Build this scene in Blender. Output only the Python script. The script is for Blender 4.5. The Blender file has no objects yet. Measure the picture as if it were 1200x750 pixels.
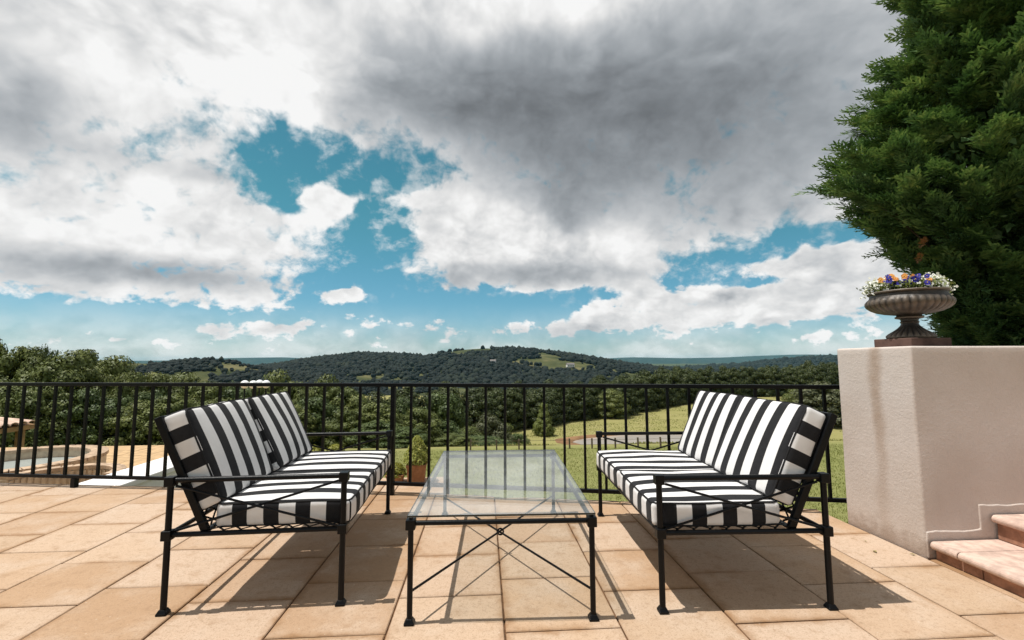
import bpy, bmesh, math, random
import numpy as np
from mathutils import Vector, Matrix, noise as mnoise

SC = bpy.context.scene
COL = SC.collection
R = math.radians
random.seed(11)
RNG = np.random.default_rng(11)

# ------------------------------------------------------------------ camera
cam_d = bpy.data.cameras.new('camera')
cam = bpy.data.objects.new('camera', cam_d)
COL.objects.link(cam)
cam_d.sensor_fit = 'HORIZONTAL'
cam_d.sensor_width = 36.0
cam_d.lens = 36.0 * 525.0 / 1200.0
cam_d.clip_start = 0.05
cam_d.clip_end = 30000.0
_pi, _ro, _ya = R(5.0), R(-0.2), R(3.6)
_fw = Vector((math.sin(_ya) * math.cos(_pi), math.cos(_ya) * math.cos(_pi), math.sin(_pi)))
_r = Vector((math.cos(_ya), -math.sin(_ya), 0.0))
_u = _r.cross(_fw)
_R = _r * math.cos(_ro) + _u * math.sin(_ro)
_U = _u * math.cos(_ro) - _r * math.sin(_ro)
_m = Matrix((( _R.x, _U.x, -_fw.x, 0.0), (_R.y, _U.y, -_fw.y, 0.0), (_R.z, _U.z, -_fw.z, 1.25), (0, 0, 0, 1)))
cam.matrix_world = _m
SC.camera = cam

# ------------------------------------------------------------------ colour management
SC.view_settings.view_transform = 'Standard'
SC.view_settings.look = 'None'
SC.view_settings.exposure = 0.0
SC.view_settings.gamma = 1.0
SC.cycles.max_bounces = 8
SC.cycles.transparent_max_bounces = 12
SC.cycles.volume_bounces = 0
SC.cycles.caustics_reflective = False
SC.cycles.caustics_refractive = False
SC.cycles.use_denoising = True

# ------------------------------------------------------------------ sun
SUN_FROM = Vector((-0.184, -0.012, 0.49)).normalized()      # read off the table's shadow
SUN_EL = math.asin(SUN_FROM.z)
SUN_AZ = math.atan2(SUN_FROM.x, SUN_FROM.y)
sun_d = bpy.data.lights.new('sun', 'SUN')
sun_d.energy = 5.0
sun_d.angle = R(0.55)
sun_d.color = (1.0, 0.965, 0.91)
sun = bpy.data.objects.new('sun', sun_d)
COL.objects.link(sun)
sun.rotation_euler = SUN_FROM.to_track_quat('Z', 'Y').to_euler()
sun.location = (-20, -5, 60)

# ------------------------------------------------------------------ world: Nishita blue with a broken cloud deck
class X:
    """tiny expression builder over shader Math nodes"""
    def __init__(s, nt, sock): s.nt, s.k = nt, sock
    def _op(s, op, *a):
        n = s.nt.nodes.new('ShaderNodeMath'); n.operation = op
        for i, v in enumerate((s,) + a):
            if isinstance(v, X): s.nt.links.new(v.k, n.inputs[i])
            else: n.inputs[i].default_value = v
        return X(s.nt, n.outputs[0])
    def __add__(s, o): return s._op('ADD', o)
    __radd__ = __add__
    def __sub__(s, o): return s._op('SUBTRACT', o)
    def __rsub__(s, o): return s._op("MULTIPLY_ADD", -1.0, o)
    def __mul__(s, o): return s._op('MULTIPLY', o)
    __rmul__ = __mul__
    def __truediv__(s, o): return s._op('DIVIDE', o)
    def __neg__(s): return s * -1.0
    def madd(s, m, a): return s._op('MULTIPLY_ADD', m, a)
    def mx(s, o): return s._op('MAXIMUM', o)
    def mn(s, o): return s._op('MINIMUM', o)
    def f(s, op, *a): return s._op(op, *a)

def smooth(x, lo, hi, a=0.0, b=1.0, kind='SMOOTHSTEP'):
    n = x.nt.nodes.new('ShaderNodeMapRange'); n.interpolation_type = kind
    x.nt.links.new(x.k, n.inputs['Value'])
    n.inputs['From Min'].default_value = lo; n.inputs['From Max'].default_value = hi
    n.inputs['To Min'].default_value = a; n.inputs['To Max'].default_value = b
    return X(x.nt, n.outputs[0])

def comb(nt, a, b, c=0.0):
    n = nt.nodes.new('ShaderNodeCombineXYZ')
    for i, v in enumerate((a, b, c)):
        if isinstance(v, X): nt.links.new(v.k, n.inputs[i])
        else: n.inputs[i].default_value = v
    return n.outputs[0]

def noise(nt, vec, scale, detail=5.0, rough=0.55, out='Fac', dist=0.0, lac=2.0):
    n = nt.nodes.new('ShaderNodeTexNoise')
    n.inputs['Scale'].default_value = scale; n.inputs['Detail'].default_value = detail
    n.inputs['Roughness'].default_value = rough; n.inputs['Distortion'].default_value = dist
    n.inputs['Lacunarity'].default_value = lac
    if vec is not None: nt.links.new(vec, n.inputs['Vector'])
    return X(nt, n.outputs[0]) if out == 'Fac' else n.outputs[1]

# clouds and gaps of this sky: azimuth, elevation, half widths (radians), weight
COVER = [(-0.402, 0.387, 0.099, 0.047, -1.15), (-0.286, 0.404, 0.096, 0.036, -0.95), (-0.15, 0.418, 0.066, 0.047, -0.8), (-0.23, 0.283, 0.075, 0.07, -1.2), (-0.271, 0.191, 0.138, 0.046, -1.3), (-0.431, 0.327, 0.085, 0.035, -0.8), (-0.357, 0.329, 0.043, 0.033, 1.35), (-0.231, 0.357, 0.069, 0.034, -0.8), (-0.454, 0.328, 0.06, 0.025, -0.6), (-0.24, 0.329, 0.072, 0.015, 0.7), (-0.467, 0.3, 0.059, 0.025, 0.6), (-0.71, 0.061, 0.19, 0.022, -0.95), (-0.527, 0.079, 0.159, 0.019, -0.5), (-0.014, 0.116, 0.381, 0.028, -1.3), (0.178, 0.143, 0.132, 0.015, -0.7), (0.573, 0.153, 0.103, 0.015, -0.8), (0.139, 0.092, 0.049, 0.017, -0.7), (0.464, 0.158, 0.065, 0.012, -0.6), (-0.181, 0.102, 0.047, 0.017, -0.6), (-0.023, 0.093, 0.042, 0.017, -0.5), (-0.251, 0.066, 0.103, 0.014, -0.4), (-0.182, 0.169, 0.109, 0.026, -0.7), (0.56, 0.207, 0.135, 0.026, -1.15), (0.693, 0.223, 0.077, 0.021, -1.1), (0.431, 0.169, 0.067, 0.018, -0.8), (0.253, 0.136, 0.111, 0.011, -0.5), (0.334, 0.125, 0.11, 0.037, 1.55), (0.511, 0.129, 0.07, 0.024, 1.3), (0.684, 0.17, 0.077, 0.034, 1.7), (0.641, 0.103, 0.149, 0.029, 1.6), (-0.304, 0.131, 0.044, 0.025, 1.5), (-0.284, 0.15, 0.017, 0.014, 1.2), (-0.013, 0.068, 0.363, 0.021, 0.25), (0.252, 0.079, 0.128, 0.022, 0.45), (-0.458, 0.066, 0.101, 0.017, 1.0), (-0.163, 0.091, 0.091, 0.019, 0.45), (-0.651, 0.126, 0.249, 0.032, 0.8), (-0.474, 0.11, 0.085, 0.023, 0.8), (0.044, 0.248, 0.21, 0.083, 0.9), (-0.403, 0.207, 0.062, 0.024, 0.6), (-0.51, 0.058, 0.035, 0.011, 0.9), (-0.39, 0.061, 0.04, 0.012, 0.85), (-0.26, 0.075, 0.038, 0.014, 0.9), (-0.104, 0.077, 0.041, 0.015, 0.85), (0.059, 0.066, 0.05, 0.011, 0.75), (0.167, 0.073, 0.038, 0.013, 0.8), (0.261, 0.09, 0.062, 0.019, 1.0), (0.428, 0.079, 0.067, 0.016, 0.9), (0.555, 0.09, 0.051, 0.017, 0.9), (0.67, 0.035, 0.033, 0.012, 1.1), (-0.646, 0.035, 0.077, 0.007, 0.7), (-0.737, 0.028, 0.056, 0.007, 0.6), (-0.042, 0.112, 0.049, 0.011, 0.7)]
GREY = [(0.223, 0.533, 0.456, 0.115, 0.47), (-0.055, 0.552, 0.252, 0.083, 0.26), (0.511, 0.494, 0.23, 0.123, 0.24), (0.296, 0.415, 0.275, 0.08, 0.42), (0.18, 0.319, 0.077, 0.05, 0.3), (0.063, 0.188, 0.227, 0.026, 0.32), (0.745, 0.536, 0.104, 0.072, 0.1), (-0.63, 0.153, 0.222, 0.02, 0.4), (-0.794, 0.364, 0.055, 0.064, 0.26), (-0.716, 0.321, 0.063, 0.032, 0.1), (0.436, 0.291, 0.153, 0.06, 0.2), (0.627, 0.365, 0.13, 0.089, 0.2), (-0.767, 0.492, 0.112, 0.027, 0.1), (-0.425, 0.375, 0.094, 0.012, 0.12), (-0.592, 0.333, 0.141, 0.02, 0.14), (-0.013, 0.049, 0.411, 0.027, 0.16), (-0.679, 0.243, 0.131, 0.028, 0.08), (0.064, 0.299, 0.145, 0.073, -0.22), (0.065, 0.695, 0.333, 0.044, -0.25), (-0.448, 0.525, 0.141, 0.123, -0.22), (-0.673, 0.495, 0.179, 0.06, -0.1), (-0.598, 0.229, 0.186, 0.044, -0.1), (0.407, 0.459, 0.106, 0.025, -0.12), (0.255, 0.243, 0.093, 0.036, -0.12)]

def build_world():
    w = bpy.data.worlds.new('World'); SC.world = w; w.use_nodes = True
    w.cycles.sampling_method = 'MANUAL'; w.cycles.sample_map_resolution = 512
    nt = w.node_tree
    for n in list(nt.nodes): nt.nodes.remove(n)
    tc = nt.nodes.new('ShaderNodeTexCoord')
    sp = nt.nodes.new('ShaderNodeSeparateXYZ'); nt.links.new(tc.outputs['Generated'], sp.inputs[0])
    x, y, z = (X(nt, sp.outputs[i]) for i in range(3))
    az = x.f('ARCTAN2', y)
    el = z.mn(0.9999).mx(-0.9999).f('ARCSINE')
    sk = nt.nodes.new('ShaderNodeTexSky'); sk.sky_type = 'NISHITA'; sk.sun_disc = False
    sk.sun_elevation = SUN_EL; sk.sun_rotation = SUN_AZ % (2 * math.pi)
    sk.altitude = 300.0; sk.air_density = 1.0; sk.dust_density = 0.6; sk.ozone_density = 1.5
    # puffy detail: noise on the sphere, finer and flatter towards the horizon
    squash = smooth(el, 0.0, 0.5, 2.6, 1.25, 'LINEAR')
    k1 = smooth(el, 0.0, 0.6, 1.9, 1.0, 'LINEAR')
    P = comb(nt, az.f('SINE') * k1, az.f('COSINE') * k1, el * squash)
    wc = noise(nt, P, 5.0, 3.0, 0.55, 'Color')
    vm = nt.nodes.new('ShaderNodeVectorMath'); vm.operation = 'SUBTRACT'
    nt.links.new(wc, vm.inputs[0]); vm.inputs[1].default_value = (0.5, 0.5, 0.5)
    v2 = nt.nodes.new('ShaderNodeVectorMath'); v2.operation = 'MULTIPLY_ADD'
    nt.links.new(vm.outputs[0], v2.inputs[0]); v2.inputs[1].default_value = (0.07, 0.07, 0.07); nt.links.new(P, v2.inputs[2])
    Pw = v2.outputs[0]
    v3 = nt.nodes.new('ShaderNodeVectorMath'); v3.operation = 'ADD'
    nt.links.new(Pw, v3.inputs[0]); v3.inputs[1].default_value = (-0.02, 0.0, 0.05)
    n1 = noise(nt, Pw, 4.2, 5.0, 0.55)
    n2 = noise(nt, v3.outputs[0], 4.2, 4.0, 0.55)
    fine = noise(nt, Pw, 16.0, 4.0, 0.62)
    puff = ((noise(nt, Pw, 8.5, 4.0, 0.5) - 0.5).f('ABSOLUTE') * 5.0).mn(1.0)      # cauliflower billows with dark creases
    big = noise(nt, P, 1.6, 1.0, 0.5)
    # warp the blob coordinates so that their edges billow
    amt = smooth(el, 0.02, 0.3, 0.06, 0.17, 'LINEAR')
    vs = nt.nodes.new('ShaderNodeVectorMath'); vs.operation = 'SCALE'
    nt.links.new(vm.outputs[0], vs.inputs[0]); nt.links.new(amt.k, vs.inputs['Scale'])
    va = nt.nodes.new('ShaderNodeVectorMath'); va.operation = 'MULTIPLY_ADD'
    nt.links.new(vs.outputs[0], va.inputs[0]); va.inputs[1].default_value = (1.0, 0.7, 0.0)
    nt.links.new(comb(nt, az, el, 0.0), va.inputs[2])
    vg = nt.nodes.new('ShaderNodeVectorMath'); vg.operation = 'MULTIPLY_ADD'
    nt.links.new(vs.outputs[0], vg.inputs[0]); vg.inputs[1].default_value = (0.5, 0.35, 0.0)
    nt.links.new(comb(nt, az, el, 0.0), vg.inputs[2])
    def blobs(L, va=va):
        tot = None
        for ca, ce, ra, re, wt in L:
            q = nt.nodes.new('ShaderNodeVectorMath'); q.operation = 'MULTIPLY_ADD'
            nt.links.new(va.outputs[0], q.inputs[0]); q.inputs[1].default_value = (1 / ra, 1 / re, 0.0)
            q.inputs[2].default_value = (-ca / ra, -ce / re, 0.0)
            d = nt.nodes.new('ShaderNodeVectorMath'); d.operation = 'DOT_PRODUCT'
            nt.links.new(q.outputs[0], d.inputs[0]); nt.links.new(q.outputs[0], d.inputs[1])
            g = nt.nodes.new('ShaderNodeMath'); g.operation = 'POWER'; g.inputs[0].default_value = 0.43
            nt.links.new(d.outputs['Value'], g.inputs[1])
            g = X(nt, g.outputs[0])
            tot = g * wt if tot is None else g.madd(wt, tot)
        return tot
    base = smooth(el, 0.07, 0.20, -0.22, 0.62) + smooth(el, 0.42, 0.58, 0.0, 0.45)
    cov = blobs(COVER) + base + (n1 - 0.5) * 1.8 + ((fine - 0.5) * 1.25 + (puff - 0.45) * 0.35) * smooth(el, 0.10, 0.22, 1.9, 1.0)
    alpha = smooth(cov, -0.10, 0.50) * smooth(el, -0.03, 0.03)
    low = smooth(el, 0.0, 0.13, 0.72, 0.0)                 # thin veil over the horizon
    wisp = smooth(fine * 0.6 + n1 * 0.4 + cov * 0.10, 0.44, 0.66, 0.0, 0.55) * smooth(el, 0.08, 0.2)
    alpha = alpha.mx(wisp)
    alpha = alpha.mx(low * smooth(n1, 0.25, 0.7, 0.3, 1.0))
    grey = blobs(GREY, vg)
    gk = grey.mx(0.0)
    dark = (gk * -2.3).f('EXPONENT')                       # optical thickness of the deck, saturating
    behind = smooth(y, -0.35, 0.35, 0.34, 0.0).mx(smooth(el, 0.75, 1.1, 0.0, 0.30))                # unseen deck behind and overhead, darkened to cut ambient fill
    soft = dark.madd(0.9, 0.10)
    relief = (n1 - n2) * 1.35 + (fine - 0.5) * 0.22
    thick = smooth(cov, 0.1, 1.1, 0.06, -0.06)
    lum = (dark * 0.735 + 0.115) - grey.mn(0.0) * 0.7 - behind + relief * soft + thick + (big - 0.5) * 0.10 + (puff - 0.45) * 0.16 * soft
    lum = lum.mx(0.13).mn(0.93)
    tint = nt.nodes.new('ShaderNodeMix'); tint.data_type = 'RGBA'
    nt.links.new(smooth(lum, 0.2, 0.85).k, tint.inputs['Factor'])
    tint.inputs[6].default_value = (0.92, 1.0, 1.08, 1); tint.inputs[7].default_value = (1.0, 1.0, 0.995, 1)
    cl = nt.nodes.new('ShaderNodeVectorMath'); cl.operation = 'SCALE'
    nt.links.new(tint.outputs[2], cl.inputs[0]); nt.links.new(lum.k, cl.inputs['Scale'])
    tn = nt.nodes.new('ShaderNodeMix'); tn.data_type = 'RGBA'
    nt.links.new(smooth(el, 0.0, 0.35).k, tn.inputs['Factor'])
    tn.inputs[6].default_value = TINT_LOW; tn.inputs[7].default_value = TINT_HIGH
    bl = nt.nodes.new('ShaderNodeMix'); bl.data_type = 'RGBA'; bl.blend_type = 'MULTIPLY'; bl.inputs['Factor'].default_value = 1.0
    nt.links.new(sk.outputs[0], bl.inputs[6]); nt.links.new(tn.outputs[2], bl.inputs[7])
    bg1 = nt.nodes.new('ShaderNodeBackground'); bg1.inputs['Strength'].default_value = 0.12
    nt.links.new(bl.outputs[2], bg1.inputs['Color'])
    bg2 = nt.nodes.new('ShaderNodeBackground'); bg2.inputs['Strength'].default_value = 1.0
    nt.links.new(cl.outputs[0], bg2.inputs['Color'])
    ms = nt.nodes.new('ShaderNodeMixShader'); nt.links.new(alpha.k, ms.inputs[0])
    nt.links.new(bg1.outputs[0], ms.inputs[1]); nt.links.new(bg2.outputs[0], ms.inputs[2])
    out = nt.nodes.new('ShaderNodeOutputWorld'); nt.links.new(ms.outputs[0], out.inputs['Surface'])

TINT_LOW, TINT_HIGH = (0.46, 0.72, 0.86, 1), (0.36, 0.86, 0.70, 1)
build_world()

# ------------------------------------------------------------------ helpers
def place(o, parent=None):
    COL.objects.link(o)
    if parent is not None: o.parent = parent
    return o

def thing(name, label, cat, loc=(0, 0, 0), rotz=0.0, group=None):
    o = bpy.data.objects.new(name, None); COL.objects.link(o)
    o.empty_display_size = 0.2; o.location = loc; o.rotation_euler = (0, 0, rotz)
    o['label'] = label; o['category'] = cat; o['kind'] = 'thing'
    if group: o['group'] = group
    return o

def tag(o, label, cat, group=None, kind='thing'):
    o['label'] = label; o['category'] = cat; o['kind'] = kind
    if group: o['group'] = group
    return o

def structure(o, label=None, cat=None):
    o['kind'] = 'structure'
    if label: o['label'] = label
    if cat: o['category'] = cat
    return o

def copy_tree(o, parent=None):
    c = o.copy(); COL.objects.link(c); c.parent = parent
    for ch in list(o.children): copy_tree(ch, c)
    return c

def mesh_np(name, V, F, mat=None, smooth=False):
    """V (n,3), F (m,k) -> mesh, fast"""
    V = np.asarray(V, dtype=np.float32); F = np.asarray(F, dtype=np.int32)
    me = bpy.data.meshes.new(name)
    me.vertices.add(len(V)); me.vertices.foreach_set('co', V.ravel())
    k = F.shape[1]
    me.loops.add(F.size); me.loops.foreach_set('vertex_index', F.ravel())
    me.polygons.add(len(F)); me.polygons.foreach_set('loop_start', np.arange(0, F.size, k, dtype=np.int32))
    me.update(calc_edges=True)
    if smooth: me.polygons.foreach_set('use_smooth', np.ones(len(F), dtype=bool))
    if mat: me.materials.append(mat)
    return me

class MB:
    def __init__(s): s.v, s.f = [], []
    def add(s, v, f):
        b = len(s.v); s.v += [tuple(p) for p in v]; s.f += [tuple(i + b for i in q) for q in f]; return s
    def box(s, c, d, rot=None):
        h = [x / 2 for x in d]; v = []
        for z in (-1, 1):
            for y in (-1, 1):
                for x in (-1, 1):
                    p = Vector((x * h[0], y * h[1], z * h[2]))
                    if rot is not None: p = rot @ p
                    v.append(p + Vector(c))
        return s.add(v, [(0, 2, 3, 1), (4, 5, 7, 6), (0, 1, 5, 4), (2, 6, 7, 3), (0, 4, 6, 2), (1, 3, 7, 5)])
    def bar(s, p, q, w, t, up=(0, 0, 1)):
        p, q = Vector(p), Vector(q); d = (q - p).normalized()
        a = d.cross(Vector(up)).normalized(); b = a.cross(d)
        v = []
        for e in (p, q):
            for i, j in ((-1, -1), (1, -1), (1, 1), (-1, 1)): v.append(e + a * (i * w / 2) + b * (j * t / 2))
        return s.add(v, [(0, 1, 2, 3), (7, 6, 5, 4), (0, 4, 5, 1), (1, 5, 6, 2), (2, 6, 7, 3), (3, 7, 4, 0)])
    def tube(s, p, q, r, n=10, r2=None):
        return s.path([p, q], r, n, r2=r2)
    def path(s, pts, r, n=8, closed=False, r2=None):
        pts = [Vector(p) for p in pts]; m = len(pts); v = []
        prev = None
        for i, p in enumerate(pts):
            a = pts[(i - 1) % m] if (closed or i > 0) else p
            b = pts[(i + 1) % m] if (closed or i < m - 1) else p
            d = (b - a).normalized()
            if prev is None:
                x = d.orthogonal().normalized()
            else:
                x = (prev - d * prev.dot(d)).normalized()
            prev = x; y = d.cross(x)
            rr = r if r2 is None else r + (r2 - r) * i / (m - 1)
            for k in range(n):
                t = 2 * math.pi * k / n; v.append(p + (x * math.cos(t) + y * math.sin(t)) * rr)
        f = []
        for i in range(m if closed else m - 1):
            j = (i + 1) % m
            for k in range(n):
                l = (k + 1) % n; f.append((i * n + k, i * n + l, j * n + l, j * n + k))
        if not closed:
            f.append(tuple(range(n - 1, -1, -1))); f.append(tuple((m - 1) * n + k for k in range(n)))
        return s.add(v, f)
    def lathe(s, prof, n=24, c=(0, 0, 0), rot=0.0, flute=None):
        v, f = [], []
        for i, (r, z) in enumerate(prof):
            for k in range(n):
                t = 2 * math.pi * k / n + rot; rr = r * (1 + (flute(i, t) if flute else 0))
                v.append((c[0] + rr * math.cos(t), c[1] + rr * math.sin(t), c[2] + z))
        for i in range(len(prof) - 1):
            for k in range(n):
                l = (k + 1) % n; f.append((i * n + k, i * n + l, (i + 1) * n + l, (i + 1) * n + k))
        f.append(tuple(range(n - 1, -1, -1))); f.append(tuple((len(prof) - 1) * n + k for k in range(n)))
        return s.add(v, f)
    def prism(s, poly, z0, z1):
        n = len(poly); v = [(x, y, z0) for x, y in poly] + [(x, y, z1) for x, y in poly]
        return s.add(v, [tuple(range(n - 1, -1, -1)), tuple(range(n, 2 * n))] + [(i, (i + 1) % n, (i + 1) % n + n, i + n) for i in range(n)])
    def extrude_y(s, poly, y0, y1):
        """poly in (x, z), counter-clockwise seen from -y"""
        n = len(poly); v = [(x, y0, z) for x, z in poly] + [(x, y1, z) for x, z in poly]
        return s.add(v, [tuple(range(n)), tuple(range(2 * n - 1, n - 1, -1))] + [(i, i + n, (i + 1) % n + n, (i + 1) % n) for i in range(n)])
    def mesh(s, name, mat=None, smooth=False):
        me = bpy.data.meshes.new(name); me.from_pydata(s.v, [], s.f); me.update()
        if mat: me.materials.append(mat)
        if smooth:
            me.polygons.foreach_set('use_smooth', [True] * len(me.polygons))
            me.set_sharp_from_angle(angle=R(38))
        return me
    def build(s, name, mat, parent=None, smooth=False, bevel=0.0, seg=2):
        o = bpy.data.objects.new(name, s.mesh(name, mat, smooth)); place(o, parent)
        if bevel:
            m = o.modifiers.new('bevel', 'BEVEL'); m.width = bevel; m.segments = seg; m.limit_method = 'ANGLE'; m.angle_limit = R(40)
        return o

def rounded_box(hx, hy, hz, r, bulge=(0, 0, 0), n=14, seam=0.0):
    """cushion like block: bmesh with stripe UVs left to the caller"""
    h = Vector((hx, hy, hz)); bm = bmesh.new()
    def ticks(a):
        e = [-a, -a + r * 0.3, -a + r * 0.65, -a + r]; m = [(-a + r) + (2 * a - 2 * r) * i / n for i in range(1, n)]
        return e + m + [a - r, a - r * 0.65, a - r * 0.3, a]
    T = [ticks(a) if a > 2.2 * r else [-a + 2 * a * i / 6 for i in range(7)] for a in h]
    for ax in range(3):
        b, c = [(1, 2), (2, 0), (0, 1)][ax]
        for sg in (-1, 1):
            grid = []
            for tb in T[b]:
                row = []
                for tc in T[c]:
                    p = [0, 0, 0]; p[ax] = sg * h[ax]; p[b] = tb; p[c] = tc
                    p = Vector(p); inn = Vector([max(-(h[i] - r), min(h[i] - r, p[i])) for i in range(3)])
                    d = p - inn
                    q = inn + d.normalized() * r if d.length > 1e-9 else p
                    u = [q[i] / h[i] for i in range(3)]
                    for i in range(3):
                        j, k = [(1, 2), (2, 0), (0, 1)][i]
                        q[i] += bulge[i] * u[i] * max(0, 1 - u[j] ** 2) ** 0.6 * max(0, 1 - u[k] ** 2) ** 0.6
                    row.append(bm.verts.new(q))
                grid.append(row)
            for i in range(len(grid) - 1):
                for j in range(len(grid[0]) - 1):
                    q = [grid[i][j], grid[i + 1][j], grid[i + 1][j + 1], grid[i][j + 1]]
                    bm.faces.new(q if sg > 0 else q[::-1])
    bmesh.ops.remove_doubles(bm, verts=bm.verts, dist=1e-5)
    for f in bm.faces: f.smooth = True
    return bm

# ------------------------------------------------------------------ materials
def newmat(name):
    m = bpy.data.materials.new(name); m.use_nodes = True; nt = m.node_tree
    b = nt.nodes['Principled BSDF']
    return m, nt, b

def ramp(nt, fac, stops):
    n = nt.nodes.new('ShaderNodeValToRGB'); nt.links.new(fac.k if isinstance(fac, X) else fac, n.inputs[0])
    cr = n.color_ramp
    while len(cr.elements) < len(stops): cr.elements.new(0.5)
    for e, (p, c) in zip(cr.elements, stops): e.position = p; e.color = (*c, 1) if len(c) == 3 else c
    return n.outputs[0]

def mixc(nt, fac, a, b, mode='MIX'):
    n = nt.nodes.new('ShaderNodeMix'); n.data_type = 'RGBA'; n.blend_type = mode
    for sock, v in ((n.inputs['Factor'], fac), (n.inputs[6], a), (n.inputs[7], b)):
        if isinstance(v, X): nt.links.new(v.k, sock)
        elif isinstance(v, (int, float)): sock.default_value = v
        elif isinstance(v, tuple): sock.default_value = (*v, 1) if len(v) == 3 else v
        else: nt.links.new(v, sock)
    return n.outputs[2]

def bump(nt, b, height, strength, dist=0.01):
    n = nt.nodes.new('ShaderNodeBump'); n.inputs['Strength'].default_value = strength; n.inputs['Distance'].default_value = dist
    nt.links.new(height.k, n.inputs['Height']); nt.links.new(n.outputs[0], b.inputs['Normal'])

def pos(nt): return nt.nodes.new('ShaderNodeNewGeometry').outputs['Position']
def objrand(nt): return X(nt, nt.nodes.new('ShaderNodeObjectInfo').outputs['Random'])
def island(nt): return X(nt, nt.nodes.new('ShaderNodeNewGeometry').outputs['Random Per Island'])
def setc(nt, b, c): nt.links.new(c, b.inputs['Base Color'])

def m_plain(name, col, rough=0.5, metal=0.0, spec=0.5, grain=0.0, gscale=60.0, var=0.0):
    m, nt, b = newmat(name)
    b.inputs['Base Color'].default_value = (*col, 1); b.inputs['Roughness'].default_value = rough
    b.inputs['Metallic'].default_value = metal; b.inputs['Specular IOR Level'].default_value = spec
    P = pos(nt)
    if var:
        n = noise(nt, P, gscale * 0.15, 4.0, 0.6)
        setc(nt, b, mixc(nt, smooth(n, 0.3, 0.7), tuple(c * (1 - var) for c in col), tuple(min(1, c * (1 + var)) for c in col)))
    if grain:
        bump(nt, b, noise(nt, P, gscale, 4.0, 0.6), grain, 0.004)
    return m

def m_stone():
    m, nt, b = newmat('sandstone_paver')
    P = pos(nt); r = objrand(nt)
    off = nt.nodes.new('ShaderNodeVectorMath'); off.operation = 'ADD'; nt.links.new(P, off.inputs[0])
    nt.links.new(comb(nt, r * 17.0, r * 31.0, 0.0), off.inputs[1]); Q = off.outputs[0]
    big = noise(nt, Q, 2.6, 4.0, 0.6); mid = noise(nt, Q, 9.0, 5.0, 0.62); fine = noise(nt, Q, 140.0, 3.0, 0.7)
    base = ramp(nt, r, [(0.0, (0.36, 0.220, 0.122)), (0.2, (0.455, 0.305, 0.190)), (0.4, (0.515, 0.375, 0.262)), (0.6, (0.395, 0.250, 0.146)), (0.8, (0.525, 0.390, 0.285)), (1.0, (0.455, 0.320, 0.210))])
    c = mixc(nt, smooth(big, 0.42, 0.72, 0.0, 0.75), base, (0.525, 0.405, 0.305))
    c = mixc(nt, smooth(mid, 0.50, 0.78, 0.0, 0.75), c, (0.34, 0.215, 0.125))
    # weather staining: patches that keep to the joints (object space distance from the slab's edge)
    tco = nt.nodes.new('ShaderNodeTexCoord'); sp = nt.nodes.new('ShaderNodeSeparateXYZ'); nt.links.new(tco.outputs['Object'], sp.inputs[0])
    ex = (X(nt, sp.outputs[0]).f('ABSOLUTE') * -1.0) + 0.27; ey = (X(nt, sp.outputs[1]).f('ABSOLUTE') * -1.0) + 0.246
    ed = ex.mn(ey) + (mid - 0.5) * 0.14
    c = mixc(nt, smooth(ed, -0.02, 0.05, 0.9, 0.0) * smooth(noise(nt, P, 1.3, 2.0, 0.5), 0.40, 0.56), c, (0.29, 0.16, 0.075))
    c = mixc(nt, smooth(fine, 0.52, 0.70, 0.0, 0.70), c, (0.26, 0.165, 0.095))
    gr = noise(nt, Q, 42.0, 4.0, 0.75)
    c = mixc(nt, smooth(gr, 0.30, 0.50, 0.45, 0.0), c, (0.24, 0.15, 0.085))
    c = mixc(nt, smooth(gr, 0.62, 0.78, 0.0, 0.35), c, (0.56, 0.43, 0.32))
    c = mixc(nt, smooth(noise(nt, Q, 60.0, 2.0, 0.5), 0.68, 0.74, 0.0, 0.45), c, (0.60, 0.51, 0.41))
    setc(nt, b, c); b.inputs['Roughness'].default_value = 0.82; b.inputs['Specular IOR Level'].default_value = 0.25
    bump(nt, b, mid * 0.8 + fine * 0.25 + noise(nt, Q, 38.0, 3.0, 0.6) * 0.5, 0.6, 0.006)
    return m

def m_stripe(name, pitch=0.155):
    m, nt, b = newmat(name)
    uv = nt.nodes.new('ShaderNodeUVMap'); sp = nt.nodes.new('ShaderNodeSeparateXYZ'); nt.links.new(uv.outputs[0], sp.inputs[0])
    u = X(nt, sp.outputs[0]); v = X(nt, sp.outputs[1])
    ph = (u * (1 / pitch) + 100.0).f('FRACT')
    s = smooth((ph - 0.5).f('ABSOLUTE'), 0.256, 0.264)
    w = nt.nodes.new('ShaderNodeTexWave'); w.inputs['Scale'].default_value = 260.0
    nt.links.new(uv.outputs[0], w.inputs['Vector'])
    mot = noise(nt, uv.outputs[0], 40.0, 4.0, 0.65)
    lt = mixc(nt, mot, (0.64, 0.625, 0.615), (0.74, 0.73, 0.72)); dk = mixc(nt, mot, (0.006, 0.006, 0.007), (0.021, 0.021, 0.023))
    setc(nt, b, mixc(nt, s, lt, dk))
    b.inputs['Roughness'].default_value = 0.9; b.inputs['Specular IOR Level'].default_value = 0.2
    b.inputs['Sheen Weight'].default_value = 0.05
    bump(nt, b, noise(nt, uv.outputs[0], 700.0, 2.0, 0.5) * 0.4 + noise(nt, uv.outputs[0], 9.0, 3.0, 0.5) * 2.0, 0.3, 0.004)
    return m

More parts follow.
